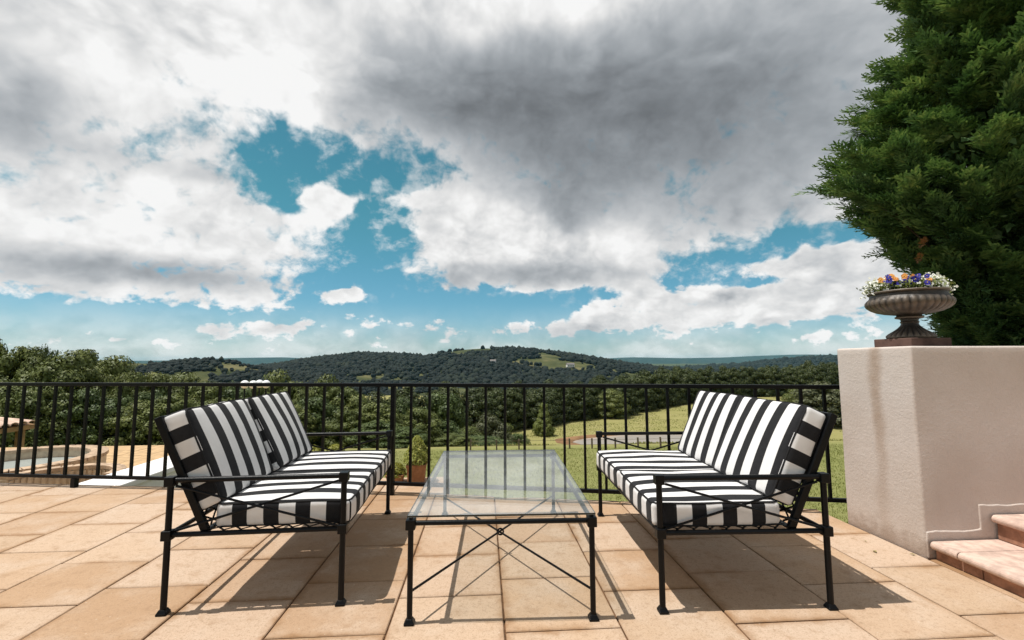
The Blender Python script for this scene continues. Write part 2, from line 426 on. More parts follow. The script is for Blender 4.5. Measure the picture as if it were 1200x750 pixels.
def m_plaster():
    m, nt, b = newmat('pink_plaster')
    P = pos(nt); sp = nt.nodes.new('ShaderNodeSeparateXYZ'); nt.links.new(P, sp.inputs[0])
    x, y, z = (X(nt, sp.outputs[i]) for i in range(3))
    lo = noise(nt, P, 1.6, 5.0, 0.65); hi = noise(nt, P, 55.0, 5.0, 0.7); md = noise(nt, P, 14.0, 4.0, 0.6)
    c = ramp(nt, lo, [(0.3, (0.53, 0.450, 0.395)), (0.55, (0.58, 0.505, 0.455)), (0.75, (0.615, 0.548, 0.505))])
    # run-off stain that drips from the urn's plinth down the sunlit end of the wall
    sx = ((y - 3.03) + (noise(nt, P, 3.0, 3.0, 0.6) - 0.5) * 0.12).f('ABSOLUTE')
    st = smooth(sx, 0.006, 0.075, 0.72, 0.0) * smooth(z, 0.15, 1.0, 0.40, 1.0) * smooth(x, 2.80, 2.84, 1.0, 0.0) * smooth(md, 0.25, 0.7, 0.75, 1.0)
    c = mixc(nt, st, c, (0.34, 0.235, 0.165))
    dirt = smooth(z + (md - 0.5) * 0.22, 0.0, 0.16, 0.65, 0.0)
    c = mixc(nt, dirt, c, (0.27, 0.19, 0.14))
    setc(nt, b, c); b.inputs['Roughness'].default_value = 0.9; b.inputs['Specular IOR Level'].default_value = 0.2
    bump(nt, b, hi * 0.8 + md * 0.5 + noise(nt, P, 5.0, 3.0, 0.5) * 0.4, 0.5, 0.009)
    return m

def m_leaf(name, stops, trans=0.3, rough=0.55, obj=0.25, patch=0.0, pscale=2.0):
    """leaf colours vary from leaf to leaf (per island) and from tree to tree (per object)"""
    m, nt, b = newmat(name)
    i = island(nt); o = objrand(nt)
    f = i * (1 - obj) + o * obj
    if patch: f = f * (1 - patch) + smooth(noise(nt, pos(nt), pscale, 3.0, 0.6), 0.3, 0.7) * patch
    c = ramp(nt, f, stops)
    setc(nt, b, c); b.inputs['Roughness'].default_value = rough; b.inputs['Specular IOR Level'].default_value = 0.3
    tr = nt.nodes.new('ShaderNodeBsdfTranslucent'); nt.links.new(mixc(nt, 1.0, c, (0.95, 1.0, 0.55), 'MULTIPLY'), tr.inputs['Color'])
    ms = nt.nodes.new('ShaderNodeMixShader'); ms.inputs[0].default_value = trans
    nt.links.new(b.outputs[0], ms.inputs[1]); nt.links.new(tr.outputs[0], ms.inputs[2])
    nt.links.new(ms.outputs[0], nt.nodes['Material Output'].inputs['Surface'])
    return m

def m_glass():
    m, nt, b = newmat('table_glass'); nt.nodes.remove(b)
    g = nt.nodes.new('ShaderNodeNewGeometry')
    ior = X(nt, g.outputs['Backfacing']).madd(1 / 1.52 - 1.52, 1.52)
    fr = nt.nodes.new('ShaderNodeFresnel'); nt.links.new(ior.k, fr.inputs['IOR'])
    t = nt.nodes.new('ShaderNodeBsdfTransparent'); t.inputs['Color'].default_value = (0.972, 0.985, 0.98, 1)
    gl = nt.nodes.new('ShaderNodeBsdfGlossy'); gl.inputs['Roughness'].default_value = 0.015
    ms = nt.nodes.new('ShaderNodeMixShader'); nt.links.new(fr.outputs[0], ms.inputs[0])
    nt.links.new(t.outputs[0], ms.inputs[1]); nt.links.new(gl.outputs[0], ms.inputs[2])
    # pale diffuse film painted on the pane, imitating the bright sky reflection
    df = nt.nodes.new('ShaderNodeBsdfDiffuse'); df.inputs['Color'].default_value = (0.72, 0.78, 0.78, 1)
    m2 = nt.nodes.new('ShaderNodeMixShader'); nt.links.new(smooth(noise(nt, pos(nt), 5.0, 4.0, 0.6), 0.3, 0.8, 0.03, 0.09).k, m2.inputs[0])
    nt.links.new(ms.outputs[0], m2.inputs[1]); nt.links.new(df.outputs[0], m2.inputs[2])
    nt.links.new(m2.outputs[0], nt.nodes['Material Output'].inputs['Surface'])
    return m

def m_ground():
    m, nt, b = newmat('grassland')
    P = pos(nt); sp = nt.nodes.new('ShaderNodeSeparateXYZ'); nt.links.new(P, sp.inputs[0]); y = X(nt, sp.outputs[1])
    n1 = noise(nt, P, 0.35, 5.0, 0.6); n2 = noise(nt, P, 3.0, 5.0, 0.65); n3 = noise(nt, P, 0.02, 5.0, 0.6); n4 = noise(nt, P, 22.0, 3.0, 0.7)
    lawn = ramp(nt, n1 * 0.5 + n2 * 0.5, [(0.32, (0.135, 0.150, 0.044)), (0.5, (0.190, 0.200, 0.068)), (0.68, (0.25, 0.24, 0.10))])
    field = ramp(nt, n1 * 0.6 + n2 * 0.4, [(0.3, (0.20, 0.198, 0.066)), (0.5, (0.26, 0.242, 0.092)), (0.7, (0.31, 0.275, 0.13))])
    far = ramp(nt, n3, [(0.35, (0.028, 0.042, 0.014)), (0.55, (0.07, 0.08, 0.028)), (0.68, (0.13, 0.12, 0.05))])
    c = mixc(nt, smooth(y, 21.0, 24.0), lawn, field)
    c = mixc(nt, smooth(y, 130.0, 260.0), c, far)
    c = mixc(nt, smooth(n4, 0.5, 0.8, 0.0, 0.35), c, (0.05, 0.055, 0.018))
    setc(nt, b, c); b.inputs['Roughness'].default_value = 0.95; b.inputs['Specular IOR Level'].default_value = 0.1
    bump(nt, b, n2 * 0.8 + n4 * 0.5, 0.6, 0.06)
    return m

def m_hill(name, a, c_, d):
    m, nt, b = newmat(name); P = pos(nt)
    n = noise(nt, P, 0.012, 6.0, 0.62)
    setc(nt, b, ramp(nt, n, [(0.36, a), (0.52, c_), (0.66, d)])); b.inputs['Roughness'].default_value = 0.95; b.inputs['Specular IOR Level'].default_value = 0.05
    return m

def m_urn():
    m, nt, b = newmat('weathered_urn_iron'); P = pos(nt)
    n = noise(nt, P, 9.0, 6.0, 0.68); f = noise(nt, P, 60.0, 4.0, 0.6)
    g = nt.nodes.new('ShaderNodeNewGeometry'); pt = X(nt, g.outputs['Pointiness'])
    c = ramp(nt, n, [(0.3, (0.014, 0.012, 0.011)), (0.5, (0.040, 0.033, 0.028)), (0.64, (0.085, 0.068, 0.055)), (0.78, (0.20, 0.165, 0.135))])
    c = mixc(nt, smooth(pt, 0.49, 0.56, 0.0, 0.6), c, (0.17, 0.13, 0.095))
    setc(nt, b, c); b.inputs['Roughness'].default_value = 0.5; b.inputs['Metallic'].default_value = 0.15
    bump(nt, b, f + n, 0.4, 0.006)
    return m

M_METAL = m_plain('black_painted_iron', (0.002, 0.0024, 0.003), 0.38, 0.0, 0.20, 0.25, 180.0)
M_RAIL = m_plain('black_railing_paint', (0.0022, 0.0022, 0.0025), 0.42, 0.0, 0.17, 0.2, 120.0)
M_STONE = m_stone(); M_STRIPE = m_stripe('striped_canvas')
M_PIPE = m_plain('black_piping', (0.016, 0.016, 0.017), 0.85, 0.0, 0.2)
M_JOINT = m_plain('sandy_joint', (0.15, 0.080, 0.042), 0.95, 0.0, 0.1, 0.5, 90.0, 0.5)
M_PLASTER = m_plaster(); M_GLASS = m_glass()
M_GLASSEDGE = m_plain('green_glass_edge', (0.004, 0.013, 0.011), 0.12, 0.0, 0.6)
M_TERRA = m_plain('terracotta', (0.57, 0.415, 0.34), 0.78, 0.0, 0.25, 0.4, 90.0, 0.22)
M_RISER = m_plain('terracotta_riser', (0.36, 0.19, 0.125), 0.8, 0.0, 0.2, 0.4, 90.0, 0.3)
M_POT = m_plain('clay_pot', (0.36, 0.18, 0.09), 0.85, 0.0, 0.2, 0.4, 80.0, 0.25)
M_SOIL = m_plain('potting_soil', (0.028, 0.020, 0.014), 1.0, 0.0, 0.05, 0.8, 60.0, 0.4)
M_WHITE = m_plain('white_render', (0.74, 0.72, 0.70), 0.85, 0.0, 0.2, 0.25, 50.0, 0.05)
M_TILE = m_plain('ochre_floor_tile', (0.47, 0.315, 0.165), 0.75, 0.0, 0.3, 0.25, 40.0, 0.18)
M_POOL = m_plain('cream_pool_tile', (0.50, 0.40, 0.29), 0.75, 0.0, 0.3, 0.2, 60.0, 0.15)
M_BRICKCAP = m_plain('tan_brick_cap', (0.43, 0.31, 0.21), 0.8, 0.0, 0.25, 0.3, 60.0, 0.25)
M_WATER = m_plain('pool_water', (0.40, 0.44, 0.42), 0.04, 0.0, 0.5, 0.15, 4.0)
M_POND = m_plain('muddy_pond', (0.40, 0.365, 0.325), 0.12, 0.0, 0.5, 0.10, 1.2)
M_DIRT = m_plain('red_brown_earth', (0.20, 0.115, 0.06), 0.95, 0.0, 0.1, 0.6, 2.0, 0.45)
M_ROOF = m_plain('barrel_tile', (0.56, 0.40, 0.31), 0.8, 0.0, 0.25, 0.3, 40.0, 0.25)
M_TIMBER = m_plain('ochre_timber', (0.33, 0.19, 0.085), 0.75, 0.0, 0.3, 0.3, 30.0, 0.25)
M_GLOBE = m_plain('white_lamp_globe', (0.82, 0.82, 0.81), 0.25, 0.0, 0.5)
M_URN = m_urn()
M_PLINTH = m_plain('red_brown_plinth', (0.085, 0.050, 0.040), 0.8, 0.0, 0.2, 0.4, 50.0, 0.4)
M_BARK = m_plain('bark', (0.060, 0.043, 0.030), 0.95, 0.0, 0.1, 0.8, 20.0, 0.4)
M_GROUND = m_ground()
M_OLIVE = m_leaf('olive_leaf', [(0.0, (0.050, 0.070, 0.015)), (0.45, (0.104, 0.128, 0.030)), (0.8, (0.165, 0.185, 0.048)), (1.0, (0.23, 0.232, 0.080))], 0.05, 0.55, 0.35, 0.4, 1.2)
M_DARKLEAF = m_leaf('deep_green_leaf', [(0.0, (0.032, 0.052, 0.013)), (0.5, (0.072, 0.104, 0.026)), (1.0, (0.130, 0.165, 0.046))], 0.06, 0.55, 0.35, 0.4, 1.2)
M_GREYLEAF = m_leaf('grey_green_leaf', [(0.0, (0.055, 0.065, 0.028)), (0.5, (0.105, 0.115, 0.055)), (1.0, (0.16, 0.165, 0.09))], 0.2)
M_LIGHTLEAF = m_leaf('light_leaf', [(0.0, (0.09, 0.115, 0.028)), (0.5, (0.18, 0.215, 0.058)), (1.0, (0.29, 0.31, 0.10))], 0.25)
M_PINE = m_leaf('belt_leaf', [(0.0, (0.022, 0.034, 0.010)), (0.5, (0.050, 0.068, 0.018)), (1.0, (0.095, 0.112, 0.030))], 0.12)
M_CYP = m_leaf('cypress_spray', [(0.0, (0.025, 0.055, 0.021)), (0.35, (0.070, 0.138, 0.050)), (0.65, (0.140, 0.228, 0.082)), (1.0, (0.29, 0.36, 0.135))], 0.22, 0.5, 0.0, 0.6, 2.6)
M_RUST = m_leaf('rust_spray', [(0.0, (0.13, 0.055, 0.025)), (1.0, (0.24, 0.11, 0.05))], 0.2)
M_BOX = m_leaf('boxwood_leaf', [(0.0, (0.16, 0.19, 0.035)), (0.5, (0.34, 0.36, 0.075)), (1.0, (0.50, 0.48, 0.13))], 0.3, 0.5, 0.1)
M_GOLD = m_leaf('golden_leaf', [(0.0, (0.13, 0.14, 0.02)), (0.5, (0.27, 0.27, 0.04)), (1.0, (0.42, 0.40, 0.09))], 0.25, 0.5, 0.1)
M_SILVER = m_leaf('silver_leaf', [(0.0, (0.10, 0.12, 0.09)), (1.0, (0.25, 0.27, 0.22))], 0.15)
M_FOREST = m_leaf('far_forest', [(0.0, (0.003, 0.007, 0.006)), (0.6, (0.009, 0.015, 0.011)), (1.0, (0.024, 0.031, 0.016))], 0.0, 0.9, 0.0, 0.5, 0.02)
M_BLADE = m_leaf('grass_blade', [(0.0, (0.15, 0.165, 0.042)), (0.6, (0.23, 0.24, 0.072)), (1.0, (0.33, 0.31, 0.13))], 0.3)
M_PETALW = m_leaf('white_petal', [(0.0, (0.70, 0.70, 0.64)), (1.0, (0.84, 0.83, 0.80))], 0.25, 0.6, 0.3)
M_PETALB = m_leaf('blue_petal', [(0.0, (0.018, 0.016, 0.16)), (1.0, (0.05, 0.04, 0.34))], 0.15, 0.6, 0.5)
M_PETALO = m_leaf('orange_petal', [(0.0, (0.62, 0.22, 0.055)), (1.0, (0.78, 0.42, 0.12))], 0.2, 0.6, 0.5)
M_YELLOW = m_plain('pansy_eye', (0.75, 0.50, 0.04), 0.7)
M_HOUSEW = m_plain('white_house_wall', (0.72, 0.70, 0.66), 0.9)
M_HOUSER = m_plain('grey_house_roof', (0.16, 0.14, 0.13), 0.8)
M_POST = m_plain('weathered_fence_post', (0.16, 0.12, 0.085), 0.9)

# ================================================================== TERRACE
LK = ((-6.6, 5.222), (-0.852, 4.342), (3.010, 3.533))       # railing line: far end, corner, wall end
def line_y(x, off=0.0):
    a, b = (LK[0], LK[1]) if x < LK[1][0] else (LK[1], LK[2])
    return a[1] + (b[1] - a[1]) * (x - a[0]) / (b[0] - a[0]) + off
EDGE = 0.10
def clip(poly, n, d):
    """keep n.p <= d"""
    out = []
    for i in range(len(poly)):
        p, q = poly[i], poly[(i + 1) % len(poly)]
        a = n[0] * p[0] + n[1] * p[1] - d; b = n[0] * q[0] + n[1] * q[1] - d
        if a <= 0: out.append(p)
        if (a < 0 < b) or (b < 0 < a):
            t = a / (a - b); out.append((p[0] + (q[0] - p[0]) * t, p[1] + (q[1] - p[1]) * t))
    return out
def halfplane(a, b, off):
    """below the line a->b (a left of b), shifted outward by off"""
    dx, dy = b[0] - a[0], b[1] - a[1]; l = math.hypot(dx, dy); n = (-dy / l, dx / l)
    return n, n[0] * a[0] + n[1] * a[1] + off
HP = [halfplane(LK[0], LK[1], EDGE), halfplane(LK[1], LK[2], EDGE)]
def area(p): return 0.5 * sum(p[i][0] * p[(i + 1) % len(p)][1] - p[(i + 1) % len(p)][0] * p[i][1] for i in range(len(p)))

def inset(poly, d):
    n = len(poly); out = []
    for i in range(n):
        p0, p1, p2 = Vector(poly[i - 1]), Vector(poly[i]), Vector(poly[(i + 1) % n])
        e1, e2 = (p1 - p0).normalized(), (p2 - p1).normalized()
        n1, n2 = Vector((-e1.y, e1.x)), Vector((-e2.y, e2.x))
        k = 1 + n1.dot(n2)
        out.append(tuple(p1 + (n1 + n2) * (d / max(k, 0.3))))
    return out

def slab_piece(name, poly, ztop, th, gap, bev, mat, parent, tilt=0.0):
    c = (sum(p[0] for p in poly) / len(poly), sum(p[1] for p in poly) / len(poly))
    P = inset([(x - c[0], y - c[1]) for x, y in poly], gap / 2)
    Q = inset(P, bev); n = len(P)
    ta, tb = random.uniform(-tilt, tilt), random.uniform(-tilt, tilt)
    dz = random.uniform(-0.0014, 0.0014)
    zt = lambda p, h: h + p[0] * ta + p[1] * tb + dz
    v = [(*p, zt(p, 0)) for p in Q] + [(*p, zt(p, -bev)) for p in P] + [(*p, -th) for p in P]
    f = [tuple(range(n))]
    for k in (0, 1):
        f += [(k * n + i, (k + 1) * n + i, (k + 1) * n + (i + 1) % n, k * n + (i + 1) % n) for i in range(n)]
    o = MB().add(v, f).build(name, mat, parent)
    o.location = (c[0], c[1], ztop)
    return o

# the slab under the pavers with its retaining wall
edge_poly = [(-6.6, -5.0), (3.30, -5.0), (3.30, 3.30), (2.76, 3.30), (2.76, line_y(2.76, EDGE - 0.01)), (LK[1][0], LK[1][1] + EDGE - 0.01), (-6.6, line_y(-6.6, EDGE - 0.01))]
patio = structure(MB().prism(edge_poly, -3.2, -0.010).build('patio', M_JOINT), 'sandstone paved terrace', 'terrace')
XC = [-6.46, -5.91, -5.36, -4.81, -4.26, -3.70, -3.155, -2.61, -2.08, -1.53, -0.99, -0.445, 0.10, 0.646, 1.192, 1.76, 2.315, 2.765]
YO = [0.10, 0.28, 0.085, 0.265, 0.075, 0.065, 0.25, 0.06, 0.225, 0.04, 0.20, 0.01, 0.175, 0.005, 0.17, 0.0, 0.16]
for i in range(len(XC) - 1):
    x0, x1 = XC[i], XC[i + 1]
    j = 0
    while True:
        y0 = YO[i] - 4.0 + 0.5 * (j + 8)
        y1 = y0 + 0.5; j += 1
        if y0 > 5.6: break
        if y1 < 0.3: continue
        poly = [(x0, y0), (x1, y0), (x1, y1), (x0, y1)]
        for n, d in HP: poly = clip(poly, n, d) if len(poly) > 2 else []
        if len(poly) < 3 or area(poly) < 0.012: continue
        slab_piece('paver', poly, 0.0, 0.009, 0.009, 0.004, M_STONE, patio, 0.0025)
for k in range(4):                                             # strip of paving beside the steps
    slab_piece('paver', [(2.765, 0.25 + 0.5 * k), (2.90, 0.25 + 0.5 * k), (2.90, 0.75 + 0.5 * k if k < 3 else 2.74), (2.765, 0.75 + 0.5 * k if k < 3 else 2.74)], 0.0, 0.009, 0.009, 0.004, M_STONE, patio, 0.001)
# the little landing outside the railing where the potted box stands
land_poly = [(-1.53, line_y(-1.53, EDGE)), (LK[1][0], LK[1][1] + EDGE), (-0.36, line_y(-0.36, EDGE)), (-0.36, 4.98), (-1.53, 4.98)]
landing = structure(MB().prism(land_poly, -3.2, -0.012).build('landing', M_JOINT), 'small paved landing outside the railing', 'landing')
for a, b in ((-1.53, -0.99), (-0.99, LK[1][0]), (LK[1][0], -0.36)):
    for y0, y1 in ((0, 4.74), (4.74, 4.98)):
        p = [(a, max(y0, line_y(a, EDGE))), (b, max(y0, line_y(b, EDGE))), (b, y1), (a, y1)]
        slab_piece('paver', p, -0.003, 0.009, 0.009, 0.004, M_STONE, landing, 0.001)

# ------------------------------------------------------------------ railing
rail = thing('railing', 'black iron railing with square balusters along the terrace edge', 'railing', (0, 0, 0))
def lerp2(a, b, t): return (a[0] + (b[0] - a[0]) * t, a[1] + (b[1] - a[1]) * t)
for a, b in ((LK[0], LK[1]), (LK[1], LK[2])):
    MB().bar((*a, 1.012), (*b, 1.012), 0.045, 0.034).build('top_rail', M_RAIL, rail, bevel=0.005)
    MB().bar((*a, 0.105), (*b, 0.105), 0.034, 0.032).build('bottom_rail', M_RAIL, rail, bevel=0.004)
def baluster_at(p, d, me):
    o = bpy.data.objects.new('baluster', me); place(o, rail); o.location = (*p, 0); o.rotation_euler = (0, 0, math.atan2(d[1], d[0])); return o
bal = MB().box((0, 0, 0.5585), (0.022, 0.022, 0.875)).mesh('baluster', M_RAIL)
pst = MB().box((0, 0, 0.51), (0.040, 0.040, 1.02)).mesh('post', M_RAIL)
stub = MB().box((0, 0, 0.045), (0.045, 0.045, 0.088)).mesh('rail_foot', M_RAIL)
dl = Vector((LK[0][0] - LK[1][0], LK[0][1] - LK[1][1])); ll = dl.length; dl /= ll
dr = Vector((LK[2][0] - LK[1][0], LK[2][1] - LK[1][1])); lr = dr.length; dr /= lr
s = 0.145
while s < ll - 0.05:
    baluster_at(Vector(LK[1]) + dl * s, dl, bal); s += 0.178
s = 0.178
while s < lr - 0.03:
    baluster_at(Vector(LK[1]) + dr * s, dr, bal); s += 0.178
o = baluster_at(LK[1], dr, pst); o.name = 'post'
for p, d in ((Vector(LK[1]) + dl * 3.236, dl),):
    o = baluster_at(p, d, stub); o.name = 'rail_foot'

# ------------------------------------------------------------------ sofas
FOOT = MB().lathe([(0.034, 0.0), (0.034, 0.010), (0.031, 0.013), (0.020, 0.028)], 4, rot=math.pi / 4).mesh('foot', M_METAL)
COLLAR = MB().box((0, 0, 0), (0.046, 0.046, 0.048)).mesh('collar', M_METAL)
def metal(me, name, parent, loc=(0, 0, 0), bev=0.004):
    o = bpy.data.objects.new(name, me); place(o, parent); o.location = loc
    if bev:
        m = o.modifiers.new('bevel', 'BEVEL'); m.width = bev; m.segments = 2; m.limit_method = 'ANGLE'; m.angle_limit = R(40)
    return o

def cushion(name, h, kind, parent, loc, roty, seed, bulge):
    """kind 'seat': thin axis z; kind 'back': thin axis x.  UV.x counts stripes, UV.y runs along them"""
    rnd = random.Random(seed); ph = rnd.random() * 9
    bm = rounded_box(*h, 0.026, bulge, 16)
    uvl = bm.loops.layers.uv.new('UVMap')
    for f in bm.faces:
        n = f.normal; a = max(range(3), key=lambda i: abs(n[i]) * (1.0 if i != 1 else 1.02))
        for l in f.loops:
            p = l.vert.co
            if a == 1: u, v = (p.x + h[0] + 0.0325, p.z) if kind == 'seat' else (h[2] - p.z + 0.0325, p.x)
            else: u, v = (p.y + 0.0388 if kind == 'seat' else p.y + 0.0, p.x + p.z)
            l[uvl].uv = (u, v)
    for v in bm.verts:                                          # soft, used shape
        q = v.co * 3.1 + Vector((ph, 0, 0))
        v.co += Vector((mnoise.noise(q), mnoise.noise(q + Vector((7, 0, 0))), mnoise.noise(q + Vector((0, 9, 0))))) * 0.0095
        q = v.co * 13.0 + Vector((ph, 3, 0)); v.co += v.co.normalized() * mnoise.noise(q) * 0.0022
    me = bpy.data.meshes.new(name); bm.to_mesh(me); bm.free(); me.materials.append(M_STRIPE)
    o = bpy.data.objects.new(name, me); place(o, parent); o.location = loc; o.rotation_euler = (0, roty, 0)
    # piping round both faces
    ax = 2 if kind == 'seat' else 0
    b, c = (0, 1) if ax == 2 else (1, 2)
    pm = MB()
    for sg in (-1, 1):
        pts = []; rr = 0.032
        for cx, cy, t0 in ((1, 1, 0), (-1, 1, 90), (-1, -1, 180), (1, -1, 270)):
            for t in (0, 30, 60, 90):
                tt = R(t0 + t); p = [0, 0, 0]
                p[b] = cx * (h[b] - rr - 0.0055) + rr * math.cos(tt); p[c] = cy * (h[c] - rr - 0.0055) + rr * math.sin(tt); p[ax] = sg * (h[ax] - 0.0055)
                pts.append(Vector(p))
        full = []
        for i in range(len(pts)):
            p, q = pts[i], pts[(i + 1) % len(pts)]; m = max(1, int((q - p).length / 0.05))
            for k in range(m): full.append(p.lerp(q, k / m))
        for q in full:
            z = q * 3.1 + Vector((ph, 0, 0))
            q += Vector((mnoise.noise(z), mnoise.noise(z + Vector((7, 0, 0))), mnoise.noise(z + Vector((0, 9, 0))))) * 0.0095
        pm.path(full, 0.0052, 6, closed=True)
    pm.build('piping', M_PIPE, o, smooth=True)
    return o

def lattice(name, parent, fn, ua, ub, va, vb, pitch, w=0.010, t=0.003):
    """diamond strap net on the surface fn(u, v)"""
    mb = MB()
    for sgn in (1, -1):
        k = ua - (vb - va)
        while k < ub + (vb - va):
            if sgn > 0: u0, v0, u1, v1 = k, va, k + (vb - va), vb
            else: u0, v0, u1, v1 = k, vb, k + (vb - va), va
            t0 = max(0, (ua - u0) / (u1 - u0)); t1 = min(1, (ub - u0) / (u1 - u0))
            if t1 > t0 + 0.02:
                p = fn(u0 + (u1 - u0) * t0, v0 + (v1 - v0) * t0); q = fn(u0 + (u1 - u0) * t1, v0 + (v1 - v0) * t1)
                nrm = (fn(1, 0) - fn(0, 0)).cross(fn(0, 1) - fn(0, 0)).normalized()
                off = nrm * (0.002 * sgn)
                mb.bar(p + off, q + off, w, t, up=nrm)
            k += pitch
    return mb.build(name, M_METAL, parent)

def make_sofa(label, loc, rot):
    t = thing('garden_sofa', label, 'sofa', loc, rot, 'striped iron garden sofas')
    xr, xf, yn = -0.425, 0.425, 0.685
    legm = {}
    for x in (xr, xf):
        for y in (-yn, yn):
            lg = MB().tube((0, 0, 0.02), (0, 0, 0.648), 0.0150, 12).build('leg', M_METAL, t, smooth=True); lg.location = (x, y, 0)
            metal(FOOT, 'foot', lg); metal(COLLAR, 'collar', lg, (0, 0, 0.378)); metal(COLLAR, 'collar', lg, (0, 0, 0.640))
    for y in (-yn, yn):
        MB().tube((xr + 0.02, y, 0.645), (xf - 0.02, y, 0.645), 0.0135, 12).build('arm_rail', M_METAL, t, smooth=True)
        MB().tube((xr + 0.02, y, 0.378), (xf - 0.02, y, 0.378), 0.0125, 12).build('side_rail', M_METAL, t, smooth=True)
        s_ = 0.006
        MB().tube((xr + 0.03, y - s_, 0.618), (xf - 0.02, y - s_, 0.392), 0.0065, 8).build('cross_brace', M_METAL, t, smooth=True)
        MB().tube((xf - 0.03, y + s_, 0.618), (xr + 0.02, y + s_, 0.392), 0.0065, 8).build('cross_brace', M_METAL, t, smooth=True)
    for x, nm in ((xf, 'front_rail'), (xr, 'rear_rail')):
        MB().tube((x, -yn + 0.02, 0.378), (x, yn - 0.02, 0.378), 0.0125, 12).build(nm, M_METAL, t, smooth=True)
    MB().bar((xr + 0.17, -yn + 0.012, 0.385), (xr + 0.17, yn - 0.012, 0.385), 0.03, 0.012).build('seat_bar', M_METAL, t, bevel=0.002)
    p0, p1 = Vector((xr + 0.168, 0, 0.385)), Vector((xr - 0.092, 0, 0.958))
    for y in (-yn + 0.022, yn - 0.022):
        dy = Vector((0, y, 0))
        MB().bar(p0 + dy, p1 + dy, 0.026, 0.038, up=(1, 0, 0.4)).build('back_post', M_METAL, t, bevel=0.004)
    q = p0.lerp(p1, 0.985)
    MB().bar((q.x, -yn + 0.035, q.z), (q.x, yn - 0.035, q.z), 0.022, 0.022).build('back_rail', M_METAL, t, bevel=0.003)
    d = (p1 - p0)
    lattice('seat_lattice', t, lambda u, v: Vector((xr + 0.17 + v, u, 0.390)), -yn + 0.01, yn - 0.01, 0.0, 0.67, 0.084)
    lattice('back_lattice', t, lambda u, v: p0 + d * v * 1.0 + Vector((0, u, 0)), -yn + 0.03, yn - 0.03, 0.02, 0.97, 0.11)
    return t, xr

def dress(t, xr, sd):
    for k, y in enumerate((-0.333, 0.333)):
        cushion('seat_cushion', (0.338, 0.328, 0.0605), 'seat', t, (0.118, y, 0.4555), 0.0, sd + k, (0.004, 0.006, 0.013))
    for k, y in enumerate((-0.331, 0.331)):
        cushion('back_cushion', (0.062, 0.327, 0.262), 'back', t, (-0.352 + 0.022 * k, y, 0.736 + 0.006 * k), R(-23.4 - 2.4 * k), sd + 10 + k, (0.030, 0.006, 0.006))

sofa, xr_ = make_sofa('black and white striped sofa standing in front of the lower tiled terrace', (-1.180, 3.135, 0), R(2.1))
sofa2 = copy_tree(sofa)
sofa2.location = (1.336, 2.955, 0); sofa2.rotation_euler = (0, 0, R(178.0))
sofa2['label'] = 'black and white striped sofa with its back to the plastered wall and urn'
dress(sofa, xr_, 3); dress(sofa2, xr_, 40)

# ------------------------------------------------------------------ glass table
tb = thing('coffee_table', 'low black iron table with a clear glass top between the two striped sofas', 'table', (0.109, 3.004, 0), R(-1.5))
hx, hy = 0.44, 0.745
for x in (-hx, hx):
    for y in (-hy, hy):
        lg = MB().tube((0, 0, 0.02), (0, 0, 0.47), 0.0135, 12).build('leg', M_METAL, tb, smooth=True); lg.location = (x, y, 0)
        metal(FOOT, 'foot', lg); metal(COLLAR, 'collar', lg, (0, 0, 0.458))
        MB().lathe([(0.010, 0.4815), (0.010, 0.4935)], 12).build('glass_pad', M_METAL, lg)
for sg in (-1, 1):
    MB().tube((-hx + 0.02, sg * hy, 0.462), (hx - 0.02, sg * hy, 0.462), 0.012, 12).build('frame_rail', M_METAL, tb, smooth=True)
    MB().tube((sg * hx, -hy + 0.02, 0.462), (sg * hx, hy - 0.02, 0.462), 0.012, 12).build('frame_rail', M_METAL, tb, smooth=True)
    MB().tube((-hx, -hy * sg, 0.140 + 0.004 * sg), (hx, hy * sg, 0.140 + 0.004 * sg), 0.0062, 8).build('cross_stretcher', M_METAL, tb, smooth=True)
ring = MB().path([(0.019 * math.cos(a), 0, 0.140 + 0.019 * math.sin(a)) for a in np.linspace(0, 2 * math.pi, 20, endpoint=False)], 0.0055, 8, closed=True).build('stretcher_ring', M_METAL, tb, smooth=True)
gm = MB().box((0, 0, 0.4988), (0.912, 1.535, 0.010))
gl = gm.build('glass_top', M_GLASS, tb, bevel=0.0015, seg=1)
gl.data.materials.append(M_GLASSEDGE)
for f in gl.data.polygons: f.material_index = 0 if abs(f.normal.z) > 0.5 else 1

# ------------------------------------------------------------------ plastered wall, steps
wall = thing('garden_wall', 'pink plastered garden wall beside the terracotta steps', 'wall', (0, 0, 0))
bm = rounded_box(1.80, 0.3075, 0.6725, 0.016, (0, 0, 0), 40)
for v in bm.verts:
    w_ = Vector((v.co.x + 4.57, v.co.y + 3.0625, v.co.z + 0.6525))
    v.co = w_ + Vector((mnoise.noise(w_ * 2.3), mnoise.noise(w_ * 2.3 + Vector((5, 0, 0))), mnoise.noise(w_ * 2.0 + Vector((0, 5, 0))))) * 0.006
me = bpy.data.meshes.new('plaster_body'); bm.to_mesh(me); bm.free(); me.materials.append(M_PLASTER)
place(bpy.data.objects.new('plaster_body', me), wall)
